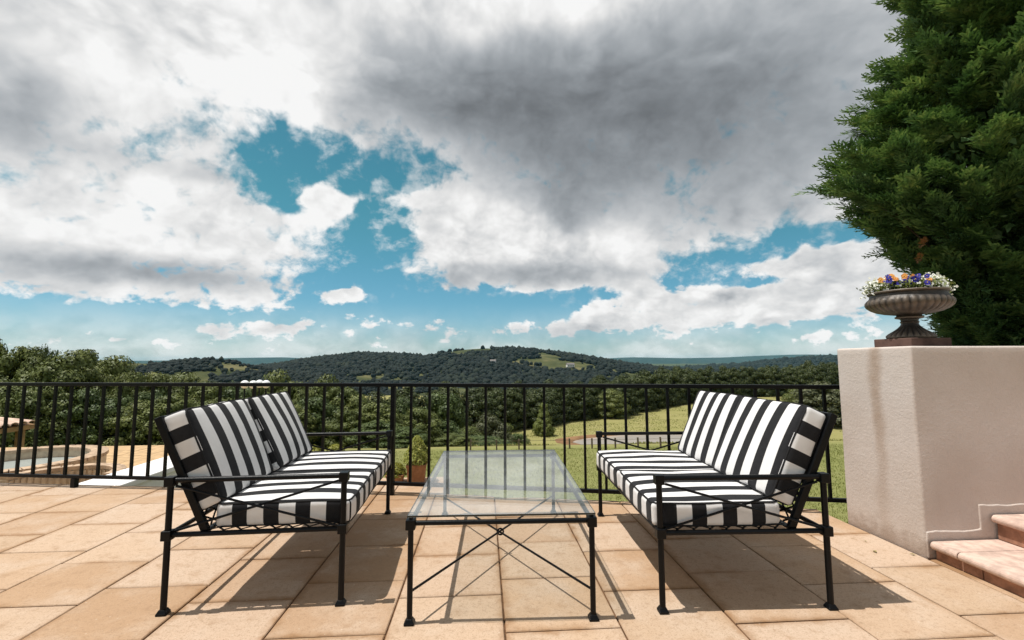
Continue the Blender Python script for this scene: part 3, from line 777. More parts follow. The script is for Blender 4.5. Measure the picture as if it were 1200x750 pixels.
# thicker coat of plaster that steps up along the stairs
STEP = [(2.775, 0.11), (3.20, 0.26), (3.64, 0.41), (4.08, 0.56), (4.52, 0.71)]
sk = [(2.775, 0.0)]
for i, (x, z) in enumerate(STEP): sk += [(x - 0.02 if i else 2.778, z + 0.055)] if i == 0 else [(x - 0.055, STEP[i - 1][1] + 0.055), (x - 0.055, z + 0.055)]
sk += [(5.4, STEP[-1][1] + 0.055), (5.4, 0.0)]
dense = []
for i in range(len(sk)):
    p, q = Vector(sk[i]), Vector(sk[(i + 1) % len(sk)]); m = max(1, int((q - p).length / 0.03)) if i < len(sk) - 2 else 1
    for k in range(m):
        r_ = p.lerp(q, k / m)
        if r_.y > 0.02 and r_.x < 5.3: r_ += Vector((mnoise.noise(Vector((r_.x * 14, r_.y * 14, 0))), mnoise.noise(Vector((r_.x * 14, r_.y * 14, 4))))) * 0.010
        dense.append((r_.x, r_.y))
MB().extrude_y(dense, 2.748, 2.762).build('plaster_skirting', M_PLASTER, wall, bevel=0.006)

steps = thing('garden_steps', 'terracotta steps with rounded nosings climbing beside the plastered wall', 'steps', (2.8, 1.6, 0))
def local(o): o.location = (-2.8, -1.6, 0); return o
for i, (x, z) in enumerate(STEP):
    xe = STEP[i + 1][0] + 0.035 if i + 1 < len(STEP) else 5.6
    zb = STEP[i - 1][1] if i else 0.0
    cuts = [2.738, 2.575, 2.10, 1.62, 1.14, 0.66, 0.2] if i == 0 else [2.738, 2.58 - 0.07 * i, 2.14, 1.66, 1.18, 0.70, 0.2]
    prof = [(x + 0.024 - 0.024 * math.cos(a), z - 0.024 + 0.024 * math.sin(a)) for a in np.linspace(-math.pi / 2, math.pi / 2, 9)]
    prof = [(xe, z), (xe, z - 0.048)] + prof          # (x, z) outline of one tread tile
    prof = prof[::-1]
    for k in range(len(cuts) - 1):
        local(MB().extrude_y(prof[::-1], cuts[k + 1] + 0.003, cuts[k] - 0.003).build('step_tread', M_TERRA, steps, bevel=0.003, seg=1))
    rc = [2.736, 2.47, 1.98, 1.50, 1.02, 0.54, 0.2]
    for k in range(len(rc) - 1):
        local(MB().box((x + 0.046, (rc[k] + rc[k + 1]) / 2, (zb + z - 0.049) / 2 + 0.0005), (0.02, rc[k] - rc[k + 1] - 0.005, z - 0.050 - zb)).build('riser_tile', M_RISER, steps, bevel=0.002, seg=1))
core = [(2.835, -0.008)] + [q for i, (x, z) in enumerate(STEP) for q in ((x + 0.057, (STEP[i - 1][1] - 0.05) if i else -0.008), (x + 0.057, z - 0.050))] + [(5.6, STEP[-1][1] - 0.05), (5.6, -0.008)]
local(MB().extrude_y(core[1:], 0.205, 2.735).build('step_core', M_JOINT, steps))

# ------------------------------------------------------------------ urn and its flowers
UX, UY, UZ = 3.10, 3.07, 1.327
urn = thing('garden_urn', 'weathered fluted urn on a square plinth at the corner of the plastered wall', 'urn', (UX, UY, UZ))
urn.scale = (0.82, 0.82, 1.0)
MB().box((0, 0, 0.031), (0.365, 0.365, 0.062)).build('plinth', M_PLINTH, urn, bevel=0.006)
N = 144
def fl(lo, hi, k, amp):
    def g(i, t):
        return amp * (abs(math.cos(k * t / 2)) - 0.6) if lo <= i <= hi else 0.0
    return g
foot = [(0.165, 0.0625), (0.172, 0.072), (0.165, 0.084), (0.150, 0.097), (0.128, 0.110), (0.104, 0.124), (0.082, 0.140), (0.066, 0.158), (0.060, 0.172), (0.068, 0.182), (0.060, 0.190), (0.064, 0.203), (0.098, 0.210), (0.102, 0.218), (0.090, 0.226), (0.086, 0.2335)]
MB().lathe(foot, N, flute=fl(2, 6, 24, 0.10)).build('foot', M_URN, urn, smooth=True)
bowl = [(0.085, 0.234), (0.120, 0.238), (0.175, 0.246), (0.225, 0.258), (0.265, 0.276), (0.292, 0.296), (0.302, 0.315), (0.300, 0.333), (0.290, 0.348), (0.277, 0.360), (0.270, 0.372), (0.270, 0.384), (0.284, 0.392), (0.287, 0.400), (0.280, 0.406), (0.262, 0.406), (0.252, 0.380)]
MB().lathe(bowl, N, flute=lambda i, t: (0.055 * (abs(math.cos(34 * t / 2)) - 0.6) * (1.0 if 2 <= i <= 7 else 0.45) if 1 <= i <= 8 else 0.0)).build('bowl', M_URN, urn, smooth=True)
MB().lathe([(0.251, 0.384), (0.12, 0.392), (0.01, 0.394)], 32).build('soil', M_SOIL, urn)

def leaf_quads(C, N_, size, rng, aspect=0.55, fold=0.15, up=None):
    """one folded diamond per centre/normal -> verts (4n,3), faces (n,4)"""
    n = len(C); N_ = N_ / np.maximum(np.linalg.norm(N_, axis=1, keepdims=True), 1e-9)
    a = rng.normal(size=(n, 3))
    if up is not None: a = a * 0.35 + up
    T = a - N_ * (a * N_).sum(1, keepdims=True); T /= np.maximum(np.linalg.norm(T, axis=1, keepdims=True), 1e-9)
    B = np.cross(N_, T)
    s = (size * rng.uniform(0.65, 1.35, n))[:, None] if np.isscalar(size) else size[:, None]
    V = np.empty((n, 4, 3)); f = N_ * s * fold
    V[:, 0] = C - T * s * 0.5; V[:, 1] = C + B * s * aspect * 0.5 + f; V[:, 2] = C + T * s * 0.5; V[:, 3] = C - B * s * aspect * 0.5 + f
    return V.reshape(-1, 3), np.arange(4 * n).reshape(n, 4)

def np_obj(name, V, F, mat, parent=None, smooth=False, kind=None):
    o = bpy.data.objects.new(name, mesh_np(name, V, F, mat, smooth)); place(o, parent)
    if kind: o['kind'] = kind
    return o

def pansy(mat_):
    mb = MB()
    for a, r_ in ((90, 0.020), (162, 0.019), (18, 0.019), (234, 0.022), (306, 0.022)):
        c = (0.013 * math.cos(R(a)), 0.013 * math.sin(R(a)), 0.002)
        ring_ = [(c[0] + r_ * 0.75 * math.cos(t), c[1] + r_ * 0.75 * math.sin(t), 0.004 + 0.004 * math.sin(3 * t)) for t in np.linspace(0, 2 * math.pi, 7, endpoint=False)]
        mb.add([c] + ring_, [(0, i + 1, (i + 1) % 7 + 1) for i in range(7)])
    return mb.mesh('blossom', mat_)
PANS = {'b': pansy(M_PETALB), 'o': pansy(M_PETALO)}
EYE = MB().lathe([(0.005, 0.004), (0.003, 0.009)], 6).mesh('flower_eye', M_YELLOW)
VDIR = Vector((-0.70, -0.70, 0.12))
def flower_plant(name, label, cat, ang, rad, n_leaf, spread, top, blooms=None, white=0, seed=1, group='flowers growing in the urn'):
    rng = np.random.default_rng(seed)
    cx, cy = UX + 0.82 * rad * math.cos(R(ang)), UY + 0.82 * rad * math.sin(R(ang))
    t = thing(name, label, cat, (cx, cy, UZ + 0.39), 0, group); t.scale = (0.82, 0.82, 1.0)
    C = rng.normal(size=(n_leaf, 3)) * np.array([spread * 0.5, spread * 0.5, 0.018]) + [0, 0, 0.035]
    rr = np.hypot(C[:, 0], C[:, 1]); C[:, 2] += 0.02 - 0.25 * np.maximum(0, rr - spread)
    V, F = leaf_quads(C, rng.normal(size=(n_leaf, 3)) * 0.6 + [0, 0, 0.8], 0.030, rng)
    np_obj('foliage', V, F, M_LIGHTLEAF, t, kind='stuff')
    if blooms:
        for kk, (dx, dy, dz) in blooms:
            o = bpy.data.objects.new('blossom', PANS[kk]); place(o, t); o.location = (dx, dy, dz)
            d = (VDIR + Vector((random.uniform(-0.5, 0.5), random.uniform(-0.5, 0.5), random.uniform(0.0, 0.9)))).normalized()
            o.rotation_euler = d.to_track_quat('Z', 'Y').to_euler(); sc = random.uniform(0.70, 1.0); o.scale = (sc, sc, sc)
            e = bpy.data.objects.new('flower_eye', EYE); place(e, o)
    if white:
        C = rng.normal(size=(white, 3)) * np.array([spread * 0.60, spread * 0.60, 0.022]) + [0, 0, top + 0.022]
        C = C[np.hypot(C[:, 0], C[:, 1]) < spread * 1.35]; white = len(C)
        C[:, 2] -= 0.9 * np.maximum(0, np.hypot(C[:, 0], C[:, 1]) - spread * 0.55)
        V, F = leaf_quads(C, rng.normal(size=(white, 3)) * 0.5 + np.array(VDIR) * 0.6 + [0, 0, 0.6], 0.023, rng, 0.95, 0.1)
        np_obj('blossoms', V, F, M_PETALW, t, kind='stuff')
    return t
def spots(n, kinds, spread, z0, z1, seed):
    r_ = random.Random(seed)
    return [(r_.choice(kinds), (r_.gauss(0, spread), r_.gauss(0, spread), r_.uniform(z0, z1))) for _ in range(n)]
flower_plant('alyssum_plant', 'white flowers spilling over the urn rim on the open sky side', 'flowers', 150, 0.20, 260, 0.105, 0.060, None, 420, 2)
flower_plant('pansy_plant', 'orange pansies tallest in the urn, next to the blue ones', 'flowers', 175, 0.12, 200, 0.09, 0.06, spots(15, 'ooob', 0.045, 0.07, 0.135, 3), 30, 3)
flower_plant('pansy_plant', 'deep blue pansies in the middle of the urn', 'flowers', 240, 0.13, 220, 0.10, 0.06, spots(24, 'bbbbbo', 0.058, 0.045, 0.115, 4), 30, 4)
flower_plant('alyssum_plant', 'white flowers massed over the urn rim nearest the conifer', 'flowers', -35, 0.17, 300, 0.115, 0.065, spots(4, 'o', 0.06, 0.08, 0.10, 8), 560, 5)
flower_plant('alyssum_plant', 'small white flowers at the back of the urn behind the pansies', 'flowers', 60, 0.15, 160, 0.10, 0.05, None, 120, 6)

# ================================================================== LANDSCAPE
def sstep(x, a, b):
    t = np.clip((np.asarray(x, float) - a) / (b - a), 0, 1); return t * t * (3 - 2 * t)
def vnoise(x, y, seed=0):
    """cheap smooth 2-D value noise"""
    x = np.asarray(x, float); y = np.asarray(y, float)
    xi, yi = np.floor(x), np.floor(y); fx, fy = x - xi, y - yi
    fx = fx * fx * (3 - 2 * fx); fy = fy * fy * (3 - 2 * fy)
    def h(a, b):
        v = np.sin(a * 127.1 + b * 311.7 + seed * 74.7) * 43758.5453
        return v - np.floor(v)
    return (h(xi, yi) * (1 - fx) + h(xi + 1, yi) * fx) * (1 - fy) + (h(xi, yi + 1) * (1 - fx) + h(xi + 1, yi + 1) * fx) * fy
def fbm(x, y, seed=0, o=4):
    t = 0; a = 0.5
    for i in range(o): t = t + a * vnoise(x * 2 ** i, y * 2 ** i, seed + i); a *= 0.5
    return t / (1 - 0.5 ** o)

PCX, PCY, PRX, PRY, PZ = 22.4, 49.0, 12.2, 7.4, -8.25
def pond_r(x, y):
    a = np.arctan2((y - PCY) / PRY, (x - PCX) / PRX)
    k = 1 + 0.09 * np.sin(3 * a + 1) + 0.05 * np.sin(5 * a)
    return np.hypot((x - PCX) / PRX, (y - PCY) / PRY) / k
def ground_z(x, y):
    x = np.asarray(x, float); y = np.asarray(y, float)
    z = -3.0 - 5.05 * sstep(y, 21.3, 40)
    z = z + (fbm(x * 0.11, y * 0.11, 3) - 0.5) * 0.5 * sstep(y, 22, 34)
    z = z + 1.2 * sstep(x, 26, 60) * sstep(y, 50, 75) * (1 - sstep(y, 85, 120))
    r = pond_r(x, y)
    z = z - 0.9 * (1 - sstep(r, 0.90, 1.10)) * sstep(y, 36, 42)
    z = z - 52.0 * sstep(y, 104, 430)
    z = z - 10 * sstep(-x, 60, 300) * sstep(y, 20, 80)
    return z
def axis(lo, hi, fine_lo, fine_hi, step, g=1.18):
    a = list(np.arange(fine_lo, fine_hi, step)); s_ = step
    while a[-1] < hi: s_ *= g; a.append(a[-1] + s_)
    s_ = step; b = [fine_lo]
    while b[-1] > lo: s_ *= g; b.append(b[-1] - s_)
    return np.array(b[:0:-1] + a)
def grid_mesh(xs, ys, fz):
    XX, YY = np.meshgrid(xs, ys); Z = fz(XX, YY)
    V = np.stack([XX, YY, Z], -1).reshape(-1, 3); nx, ny = len(xs), len(ys)
    i = np.arange(nx * ny).reshape(ny, nx)
    F = np.stack([i[:-1, :-1], i[:-1, 1:], i[1:, 1:], i[1:, :-1]], -1).reshape(-1, 4)
    return V, F
V, F = grid_mesh(axis(-9000, 9000, -44, 110, 1.3), axis(-600, 9500, 2, 110, 1.0), ground_z)
structure(np_obj('ground', V, F, M_GROUND, smooth=True), 'lawn and grazing field falling away to a wide valley', 'ground')

# lawn blades, and coarser tufts out on the field
def blades(n, x0, x1, y0, y1, h, w, seed, keep=None):
    rng = np.random.default_rng(seed)
    x = rng.uniform(x0, x1, n); y = y0 + (y1 - y0) * rng.uniform(0, 1, n) ** 1.5
    if keep is not None: k = keep(x, y); x, y = x[k], y[k]; n = len(x)
    z = ground_z(x, y) - 0.004; a = rng.uniform(0, 2 * math.pi, n); hh = h * rng.uniform(0.5, 1.4, n) * (0.6 + 0.9 * fbm(x * 0.9, y * 0.9, 8)); ww = w * rng.uniform(0.6, 1.3, n)
    V = np.empty((n, 3, 3)); dx, dy = np.cos(a) * ww, np.sin(a) * ww; lx, ly = rng.normal(size=n) * hh * 0.5, rng.normal(size=n) * hh * 0.5
    V[:, 0] = np.stack([x - dx, y - dy, z], -1); V[:, 1] = np.stack([x + dx, y + dy, z], -1); V[:, 2] = np.stack([x + lx, y + ly, z + hh], -1)
    return V.reshape(-1, 3), np.arange(3 * n).reshape(n, 3)
V, F = blades(150000, -9, 24, 5.6, 21.6, 0.055, 0.012, 5)
tag(np_obj('lawn_grass', V, F, M_BLADE), 'short mown lawn below the terrace', 'grass', kind='stuff')
V, F = blades(70000, -2, 66, 24, 92, 0.10, 0.06, 6, lambda x, y: (pond_r(x, y) > 1.12) & (y < 46 + (x + 3) * 1.22) & (fbm(x * 0.16, y * 0.16, 12) > 0.42))
tag(np_obj('field_grass', V, F, M_BLADE), 'rough grass on the sloping field round the pond', 'grass', kind='stuff')

# pond and its bare bank
ang = np.linspace(0, 2 * math.pi, 64, endpoint=False); kk = 1 + 0.09 * np.sin(3 * ang + 1) + 0.05 * np.sin(5 * ang)
px_, py_ = PCX + PRX * kk * np.cos(ang) * 1.04, PCY + PRY * kk * np.sin(ang) * 1.04
me = bpy.data.meshes.new('pond'); me.from_pydata([(a, b, PZ) for a, b in zip(px_, py_)], [], [tuple(range(64))]); me.materials.append(M_POND)
structure(place(bpy.data.objects.new('pond', me)), 'pale muddy farm pond', 'pond')
Vb, Fb = [], []
bk = 0.25 + 0.75 * np.maximum(0, -np.cos(ang)) ** 3
for j, s0_ in enumerate((0.96, 1.0, 1.05, 1.10, 1.16)):
    s_ = 1 + (s0_ - 1) * (bk if j > 1 else 1)
    wob = 1 + (0.10 * (vnoise(ang * 2.4, ang * 0, 4) - 0.35)) * (j / 4)
    xx, yy = PCX + PRX * kk * np.cos(ang) * s_ * wob, PCY + PRY * kk * np.sin(ang) * s_ * wob
    zz = ground_z(xx, yy) + 0.05 + 0.10 * vnoise(xx * 1.3, yy * 1.3, 2) - (0.12 if j in (0, 4) else 0)
    Vb += list(zip(xx, yy, zz))
for j in range(4):
    for i in range(64): Fb.append((j * 64 + i, j * 64 + (i + 1) % 64, (j + 1) * 64 + (i + 1) % 64, (j + 1) * 64 + i))
structure(np_obj('dirt_bank', Vb, Fb, M_DIRT, smooth=True), 'bare red brown earth bank round the pond', 'bank')

# ------------------------------------------------------------------ foliage builders
def crown_mesh(name, mat, shape, n_lobes, lobe_r, n_leaves, size, seed, aspect=0.7):
    """unit crown: x, y in -.5...5, z 0..1.  Many folded leaf clusters on billowing lobes, gaps between them"""
    rng = np.random.default_rng(seed); L = []
    i = 0; tries = 0
    while len(L) < n_lobes and tries < 6000:
        tries += 1
        t = rng.uniform(0.0, 1.0) ** 0.9; a = i * 2.39996 + rng.uniform(-0.5, 0.5); i += 1
        pr = shape(t); r = rng.uniform(*lobe_r)
        rad = max(0.0, pr - r * 0.7) * rng.uniform(0.80, 1.05)
        c = (rad * math.cos(a), rad * math.sin(a), 0.06 + 0.90 * t - r * 0.35)
        if any((c[0] - l[0]) ** 2 + (c[1] - l[1]) ** 2 + (c[2] - l[2]) ** 2 < ((r + l[3]) * (0.62 if tries < 3000 else 0.4)) ** 2 for l in L): continue
        L.append((*c, r, r * rng.uniform(0.65, 0.9)))
    L = np.array(L)
    C, Nn = [], []
    per = int(n_leaves * 1.9)
    k = rng.choice(len(L), per, p=L[:, 3] ** 2 / (L[:, 3] ** 2).sum())
    d = rng.normal(size=(per, 3)); d /= np.linalg.norm(d, axis=1, keepdims=True); d[:, 2] = np.abs(d[:, 2]) * np.where(rng.uniform(size=per) < 0.80, 1, -1)
    sh = 1.0 + 0.13 * np.sin(d[:, 0] * 9 + k) * np.sin(d[:, 1] * 8 + 2 * k) + rng.normal(size=per) * 0.07
    P = L[k, :3] + d * np.stack([L[k, 3], L[k, 3], L[k, 4]], -1) * sh[:, None]
    inside = np.zeros(per, bool)
    for j in range(len(L)):
        q = (P - L[j, :3]) / np.array([L[j, 3], L[j, 3], L[j, 4]]); inside |= ((q ** 2).sum(1) < 0.72) & (k != j)
    ok = ~inside & (P[:, 2] > 0.0) & (P[:, 2] < 1.02)
    P, d = P[ok][:n_leaves], d[ok][:n_leaves]
    ni = n_leaves // 2                                        # larger leaves added inside the lobes to block light and deepen the gaps
    ki = rng.integers(0, len(L), ni); di = rng.normal(size=(ni, 3)); di /= np.linalg.norm(di, axis=1, keepdims=True)
    Pi = L[ki, :3] * np.array([0.85, 0.85, 1.0]) + di * (L[ki, 3:4] * rng.uniform(0.2, 0.78, (ni, 1)))
    P = np.concatenate([P, Pi]); d = np.concatenate([d, di])
    size = np.concatenate([size * rng.uniform(0.65, 1.35, len(P) - ni), size * 2.0 * rng.uniform(0.7, 1.3, ni)])
    V, F = leaf_quads(P, d * 1.0 + rng.normal(size=P.shape) * 0.26 + [0, 0, 0.12], size, rng, aspect)
    return mesh_np(name, V, F, mat)

dome = lambda t: 0.5 * (max(0.0, 1 - ((t - 0.38) / 0.64) ** 2)) ** 0.5
tall = lambda t: 0.5 * (0.55 + 0.45 * math.sin(math.pi * min(1, t * 1.1 + 0.15))) * (1 - 0.75 * max(0, t - 0.6) / 0.4)
cone = lambda t: 0.5 * (1 - t) ** 0.75 * (0.75 + 0.25 * min(1, t * 6)) + 0.03
egg = lambda t: 0.5 * (max(0.0, 1 - ((t - 0.42) / 0.60) ** 2)) ** 0.6
belt = lambda t: 0.48 * (max(0.0, 1 - (max(0.0, t - 0.3) / 0.72) ** 2)) ** 0.65
KIND = {
 'a': [crown_mesh('crown', M_OLIVE, dome, 46, (0.09, 0.17), 11000, 0.029, s_) for s_ in (1, 2, 3)],
 'b': [crown_mesh('crown', M_OLIVE, dome, 34, (0.11, 0.20), 11000, 0.029, s_) for s_ in (4, 5, 6)],
 'c': [crown_mesh('crown', M_DARKLEAF, tall, 40, (0.09, 0.15), 6000, 0.034, 7)],
 'd': [crown_mesh('crown', M_DARKLEAF, egg, 40, (0.09, 0.16), 9500, 0.029, s_) for s_ in (8, 9)],
 'e': [crown_mesh('crown', M_LIGHTLEAF, cone, 30, (0.10, 0.17), 5200, 0.044, 10)],
 'g': [crown_mesh('crown', M_GREYLEAF, dome, 28, (0.13, 0.21), 6500, 0.036, 11)],
 'p': [crown_mesh('crown', M_PINE, belt, 44, (0.10, 0.17), 6500, 0.036, s_) for s_ in (12, 13, 14)],
}
def trunk_mesh(seed, limbs=6):
    r_ = random.Random(seed); mb = MB()
    pts = [(0, 0, -0.03), (0.01, 0.005, 0.12), (0.0, 0.02, 0.30), (0.015, 0.0, 0.52), (0.0, 0.0, 0.78)]
    rad = [0.050, 0.040, 0.034, 0.024, 0.008]
    for i in range(4): mb.path([pts[i], pts[i + 1]], rad[i], 7, r2=rad[i + 1])
    for k in range(limbs):
        a = k * 2.4 + r_.uniform(-0.4, 0.4); z0 = r_.uniform(0.16, 0.55); l = r_.uniform(0.22, 0.36)
        mid = (l * 0.5 * math.cos(a), l * 0.5 * math.sin(a), z0 + 0.10); end = (l * math.cos(a), l * math.sin(a), z0 + 0.22)
        mb.path([(0, 0, z0), mid], 0.018, 5, r2=0.012); mb.path([mid, end], 0.012, 5, r2=0.003)
    return mb.mesh('trunk', M_BARK)
TRUNKS = [trunk_mesh(s_) for s_ in (1, 2, 3)]
def make_tree(name, label, x, y, zb, h, w, kind, group=None, cat='tree', seed=0):
    r_ = random.Random(seed * 7 + int(x * 10))
    t = thing(name, label, cat, (x, y, zb), r_.uniform(0, 6.28), group)
    t.scale = (w, w, h)
    place(bpy.data.objects.new('trunk', r_.choice(TRUNKS)), t)
    c = place(bpy.data.objects.new('crown', r_.choice(KIND[kind])), t)
    return t

G1 = 'broad trees massed behind the tiled terrace'; G2 = 'trees and shrubs below the lawn behind the left sofa'; G3 = 'evergreen belt along the top of the field'
L1 = {'a': 'billowing olive green tree', 'b': 'broad puffy olive tree', 'd': 'deep green tree', 'c': 'dark narrow tree rising highest'}
L2 = {'a': 'olive green tree', 'b': 'broad puffy tree', 'd': 'deep green bushy tree'}
def place_label(base, x, y):
    q = x / y
    where = ('beyond the left edge of the pool' if q < -0.98 else 'behind the round pool' if q < -0.86 else 'behind the curved tan wall' if q < -0.74 else 'behind the white wall end' if q < -0.66
             else 'behind the left sofa back' if q < -0.52 else 'by the white lamp globes' if q < -0.42 else 'between lamp globes and post' if q < -0.27 else 'by the thick railing post' if q < -0.16 else 'behind the pointed box bush' if q < -0.07 else 'behind the far end of the table')
    row = 'in the front row' if y < 21.5 else 'in the second row' if y < 25.5 else 'towards the back' if y < 29.5 else 'at the very back'
    return base + ' ' + where + ', ' + row
TREES = [(-28.4, 27, -4.5, 7.57, 2.88, 'a'), (-30.1, 30, -4.5, 7.62, 1.82, 'c'), (-25.9, 27, -4.5, 6.66, 2.89, 'a'), (-28.2, 31, -4.5, 6.9, 1.89, 'd'), (-21.1, 24, -4.5, 6.21, 3.23, 'b'), (-23.2, 28, -4.5, 6.49, 3.33, 'a'), (-20.4, 26, -4.5, 5.96, 2.9, 'b'), (-17.9, 24, -4.5, 5.17, 1.73, 'a'), (-19.7, 20, -4, 4.65, 2.48, 'b'), (-17.4, 19, -4, 4.34, 2.36, 'a'), (-16.4, 19.5, -4, 4.23, 2.09, 'd'), (-15.4, 20, -4, 3.84, 2.15, 'd'), (-14.4, 20, -4, 3.55, 2.01, 'b'), (-18.6, 27, -4.5, 5.09, 2.54, 'a'), (-16.0, 23, -4.5, 4.4, 2.07, 'd'), (-17.8, 28, -4.5, 5.01, 2.84, 'b'), (-13.7, 21, -4.5, 4.25, 2.27, 'a'), (-14.8, 25, -4.5, 4.63, 2.54, 'a'), (-12.0, 21, -4.5, 3.94, 2.28, 'b'), (-13.7, 26, -5, 4.84, 2.56, 'd'), (-14.6, 30, -5, 4.77, 2.19, 'a'), (-14.8, 34, -5, 5.5, 3.75, 'b'), (-12.2, 30, -5, 4.92, 2.43, 'a'), (-11.8, 34, -5, 5.11, 3.14, 'b'), (-9.5, 31, -5, 4.63, 3.21, 'a'), (-9.7, 27, -5, 4.26, 2.78, 'd'), (-10.6, 25, -5, 4.06, 2.74, 'a'), (-7.6, 29, -5, 4.09, 2.68, 'b'), (-11.1, 23, -5, 3.83, 2.51, 'b'), (-7.6, 26, -5, 3.47, 2.11, 'a'), (-6.3, 27, -5, 3.83, 3.0, 'a'), (-5.5, 24.5, -4.5, 2.57, 2.53, 'd'), (-5.5, 33, -5.5, 4.26, 2.83, 'd'), (-4.0, 28, -5, 3.31, 2.6, 'a'), (-4.3, 24, -4.5, 2.28, 2.22, 'd'), (-3.2, 36, -6, 4.91, 4.04, 'd'), (-2.8, 29, -5.5, 3.05, 2.7, 'd'), (-1.2, 30, -5.5, 2.35, 2.46, 'b'), (0.5, 36, -6.3, 3.31, 3.51, 'b'), (-0.3, 26, -5, 1.86, 3.1, 'd'), (-1.5, 25, -4.6, 1.83, 1.86, 'b'), (2.1, 40, -7, 2.64, 2.55, 'e'), (2.7, 38, -7, 2.21, 2.85, 'd'), (7.3, 55, -8, 3.94, 2.71, 'e'), (20.1, 71, -7.6, 4.04, 5.44, 'b'), (47.2, 60, -7.5, 5.52, 8.31, 'b'), (48.4, 66, -7.5, 4.57, 5.2, 'b'), (51.0, 58, -7.5, 5.25, 6.92, 'a')]
for i, (x, y, zb, h, w, k) in enumerate(TREES):
    zg = float(ground_z(x, y)); top = zb + h
    if y < 20.5: zg = min(zg, -3.05)
    hh = top - zg
    special = {(0.5, 36): ('g', 'grey green rounded tree standing in front of the evergreen belt'), (2.1, 40): ('e', 'light green pointed young tree at the foot of the field'), (7.3, 55): ('e', 'small pointed light green tree against the dark evergreen belt'),
               (20.1, 71): ('b', 'rounded olive tree against the evergreen belt above the pond'), (47.2, 60): ('g', 'large grey green tree behind the right sofa beside the wall'), (2.7, 38): ('d', 'low dark shrub beside the light green pointed young tree')}.get((x, y))
    if special: make_tree('field_tree', special[1], x, y, zg, hh, w * 1.1, special[0], 'single trees about the field', seed=i)
    elif x > 40: make_tree('field_tree', 'olive green tree partly hidden behind the right sofa and the wall', x, y, zg, hh, w * 1.1, k, 'single trees about the field', seed=i)
    elif x < -11: make_tree('broadleaf_tree', place_label(L1[k], x, y), x, y, zg, hh, w * 1.28, k, G1, seed=i)
    else: make_tree('broadleaf_tree', place_label(L2[k], x, y), x, y, zg, hh, w * 1.22, k, G2, seed=i)
for x, y, h, w, k in ((-44, 40, 9.5, 6, 'a'), (-38, 42, 9.0, 6, 'b'), (-33, 41, 8.4, 5.5, 'd'), (-28, 42, 8.2, 5.5, 'a'), (-23, 42, 7.6, 5, 'd'), (-19, 41, 7.2, 5, 'b'), (-36, 30, 9, 5, 'b'), (-40, 26, 8.5, 5, 'a')):
    zg = float(ground_z(x, y)); make_tree('broadleaf_tree', place_label(L1[k], x, y), x, y, zg, h, w, k, G1, seed=int(-x))
BELT = [(-14.1, 46.0, -2.16), (-11.6, 48.0, -2.15), (-9.0, 50.0, -2.13), (-6.5, 52.0, -2.11), (-3.9, 54.5, -2.21), (-1.3, 57.0, -2.3), (1.3, 59.5, -2.4), (3.9, 62.0, -2.5), (6.5, 64.0, -2.47), (9.1, 66.0, -2.45), (11.7, 68.0, -2.42), (14.3, 70.0, -2.4), (16.9, 72.0, -2.37), (19.6, 74.0, -2.14), (22.4, 76.0, -1.91), (25.1, 78.0, -1.68), (27.8, 80.0, -1.45), (30.5, 82.0, -1.22), (33.3, 84.0, -1.07), (36.1, 86.0, -0.93), (38.8, 88.0, -0.79), (41.6, 90.0, -0.65), (44.4, 92.0, -0.5), (47.3, 92.8, -0.57), (50.2, 93.6, -0.63), (53.1, 94.4, -0.7), (56.0, 95.2, -0.76), (58.9, 96.0, -0.82), (62.0, 96.6, -0.65), (65.2, 97.1, -0.48), (68.4, 97.7, -0.31), (71.5, 98.3, -0.13), (74.7, 98.9, 0.04), (77.8, 99.4, 0.21), (81.0, 100.0, 0.38), (84.1, 100.6, 0.37), (87.2, 101.1, 0.35), (90.4, 101.7, 0.34), (93.5, 102.3, 0.32), (96.6, 102.9, 0.31), (99.7, 103.4, 0.29)]
for i, (x, y, zt) in enumerate(BELT):
    r_ = random.Random(i)
    for row in (0, 1):
        if row and i % 2: continue
        yy = y + r_.uniform(-0.8, 0.8) + row * 6.0; xx = x + r_.uniform(-0.5, 0.5) - row * 1.0; zg = float(ground_z(xx, yy)); top = zt + r_.uniform(-0.55, 0.35) + row * 0.3
        make_tree('evergreen_tree', ('dark evergreen tree in the front row of the long belt above the field', 'dark evergreen tree in the second row of the long belt')[row], xx, yy, zg, top - zg, r_.uniform(5.2, 6.6), 'p', G3, seed=i + 100 * row)
for x, y, zt in ((-30, 50, -1.2), (-25, 49, -1.5), (-20, 48, -1.6), (-17, 47, -1.9), (105, 105, 0.6), (110, 106, 0.6)):
    zg = float(ground_z(x, y)); make_tree('evergreen_tree', 'dark evergreen tree at the hidden end of the long belt', x, y, zg, zt - zg, 5.2, 'p', G3, seed=int(abs(x)))

# ------------------------------------------------------------------ hills and ridges
def profile(pts):
    a = np.array(pts); return lambda x: np.interp(x, a[:, 0], a[:, 1])
def ridge(name, label, crest, y0, yc, y1, zb, x0, x1, mat, nx, ny, rough, seed, amp_front=1.0):
    pr = profile(crest)
    def fz(XX, YY):
        f = np.where(YY < yc, sstep(YY, y0, yc), 1 - 0.6 * sstep(YY, yc, y1))
        c = pr(XX + (YY - yc) * 0.12)
        rel = (fbm(XX / rough, YY / rough, seed, 5) - 0.5)
        z = zb + (c - zb) * f + rel * 0.16 * np.abs(c - zb) * np.minimum(1, (1 - f) * 3) * (f > 0) * amp_front + (fbm(XX / (rough * 0.2), YY / (rough * 0.2), seed + 9, 3) - 0.5) * 0.03 * np.abs(c - zb)
        return z
    V, F = grid_mesh(np.linspace(x0, x1, nx), np.linspace(y0, y1, ny), fz)
    structure(np_obj(name, V, F, mat, smooth=True), label, 'hill')
    return fz
M_HILL = m_hill('hill_pasture', (0.030, 0.040, 0.016), (0.075, 0.080, 0.032), (0.15, 0.135, 0.065))
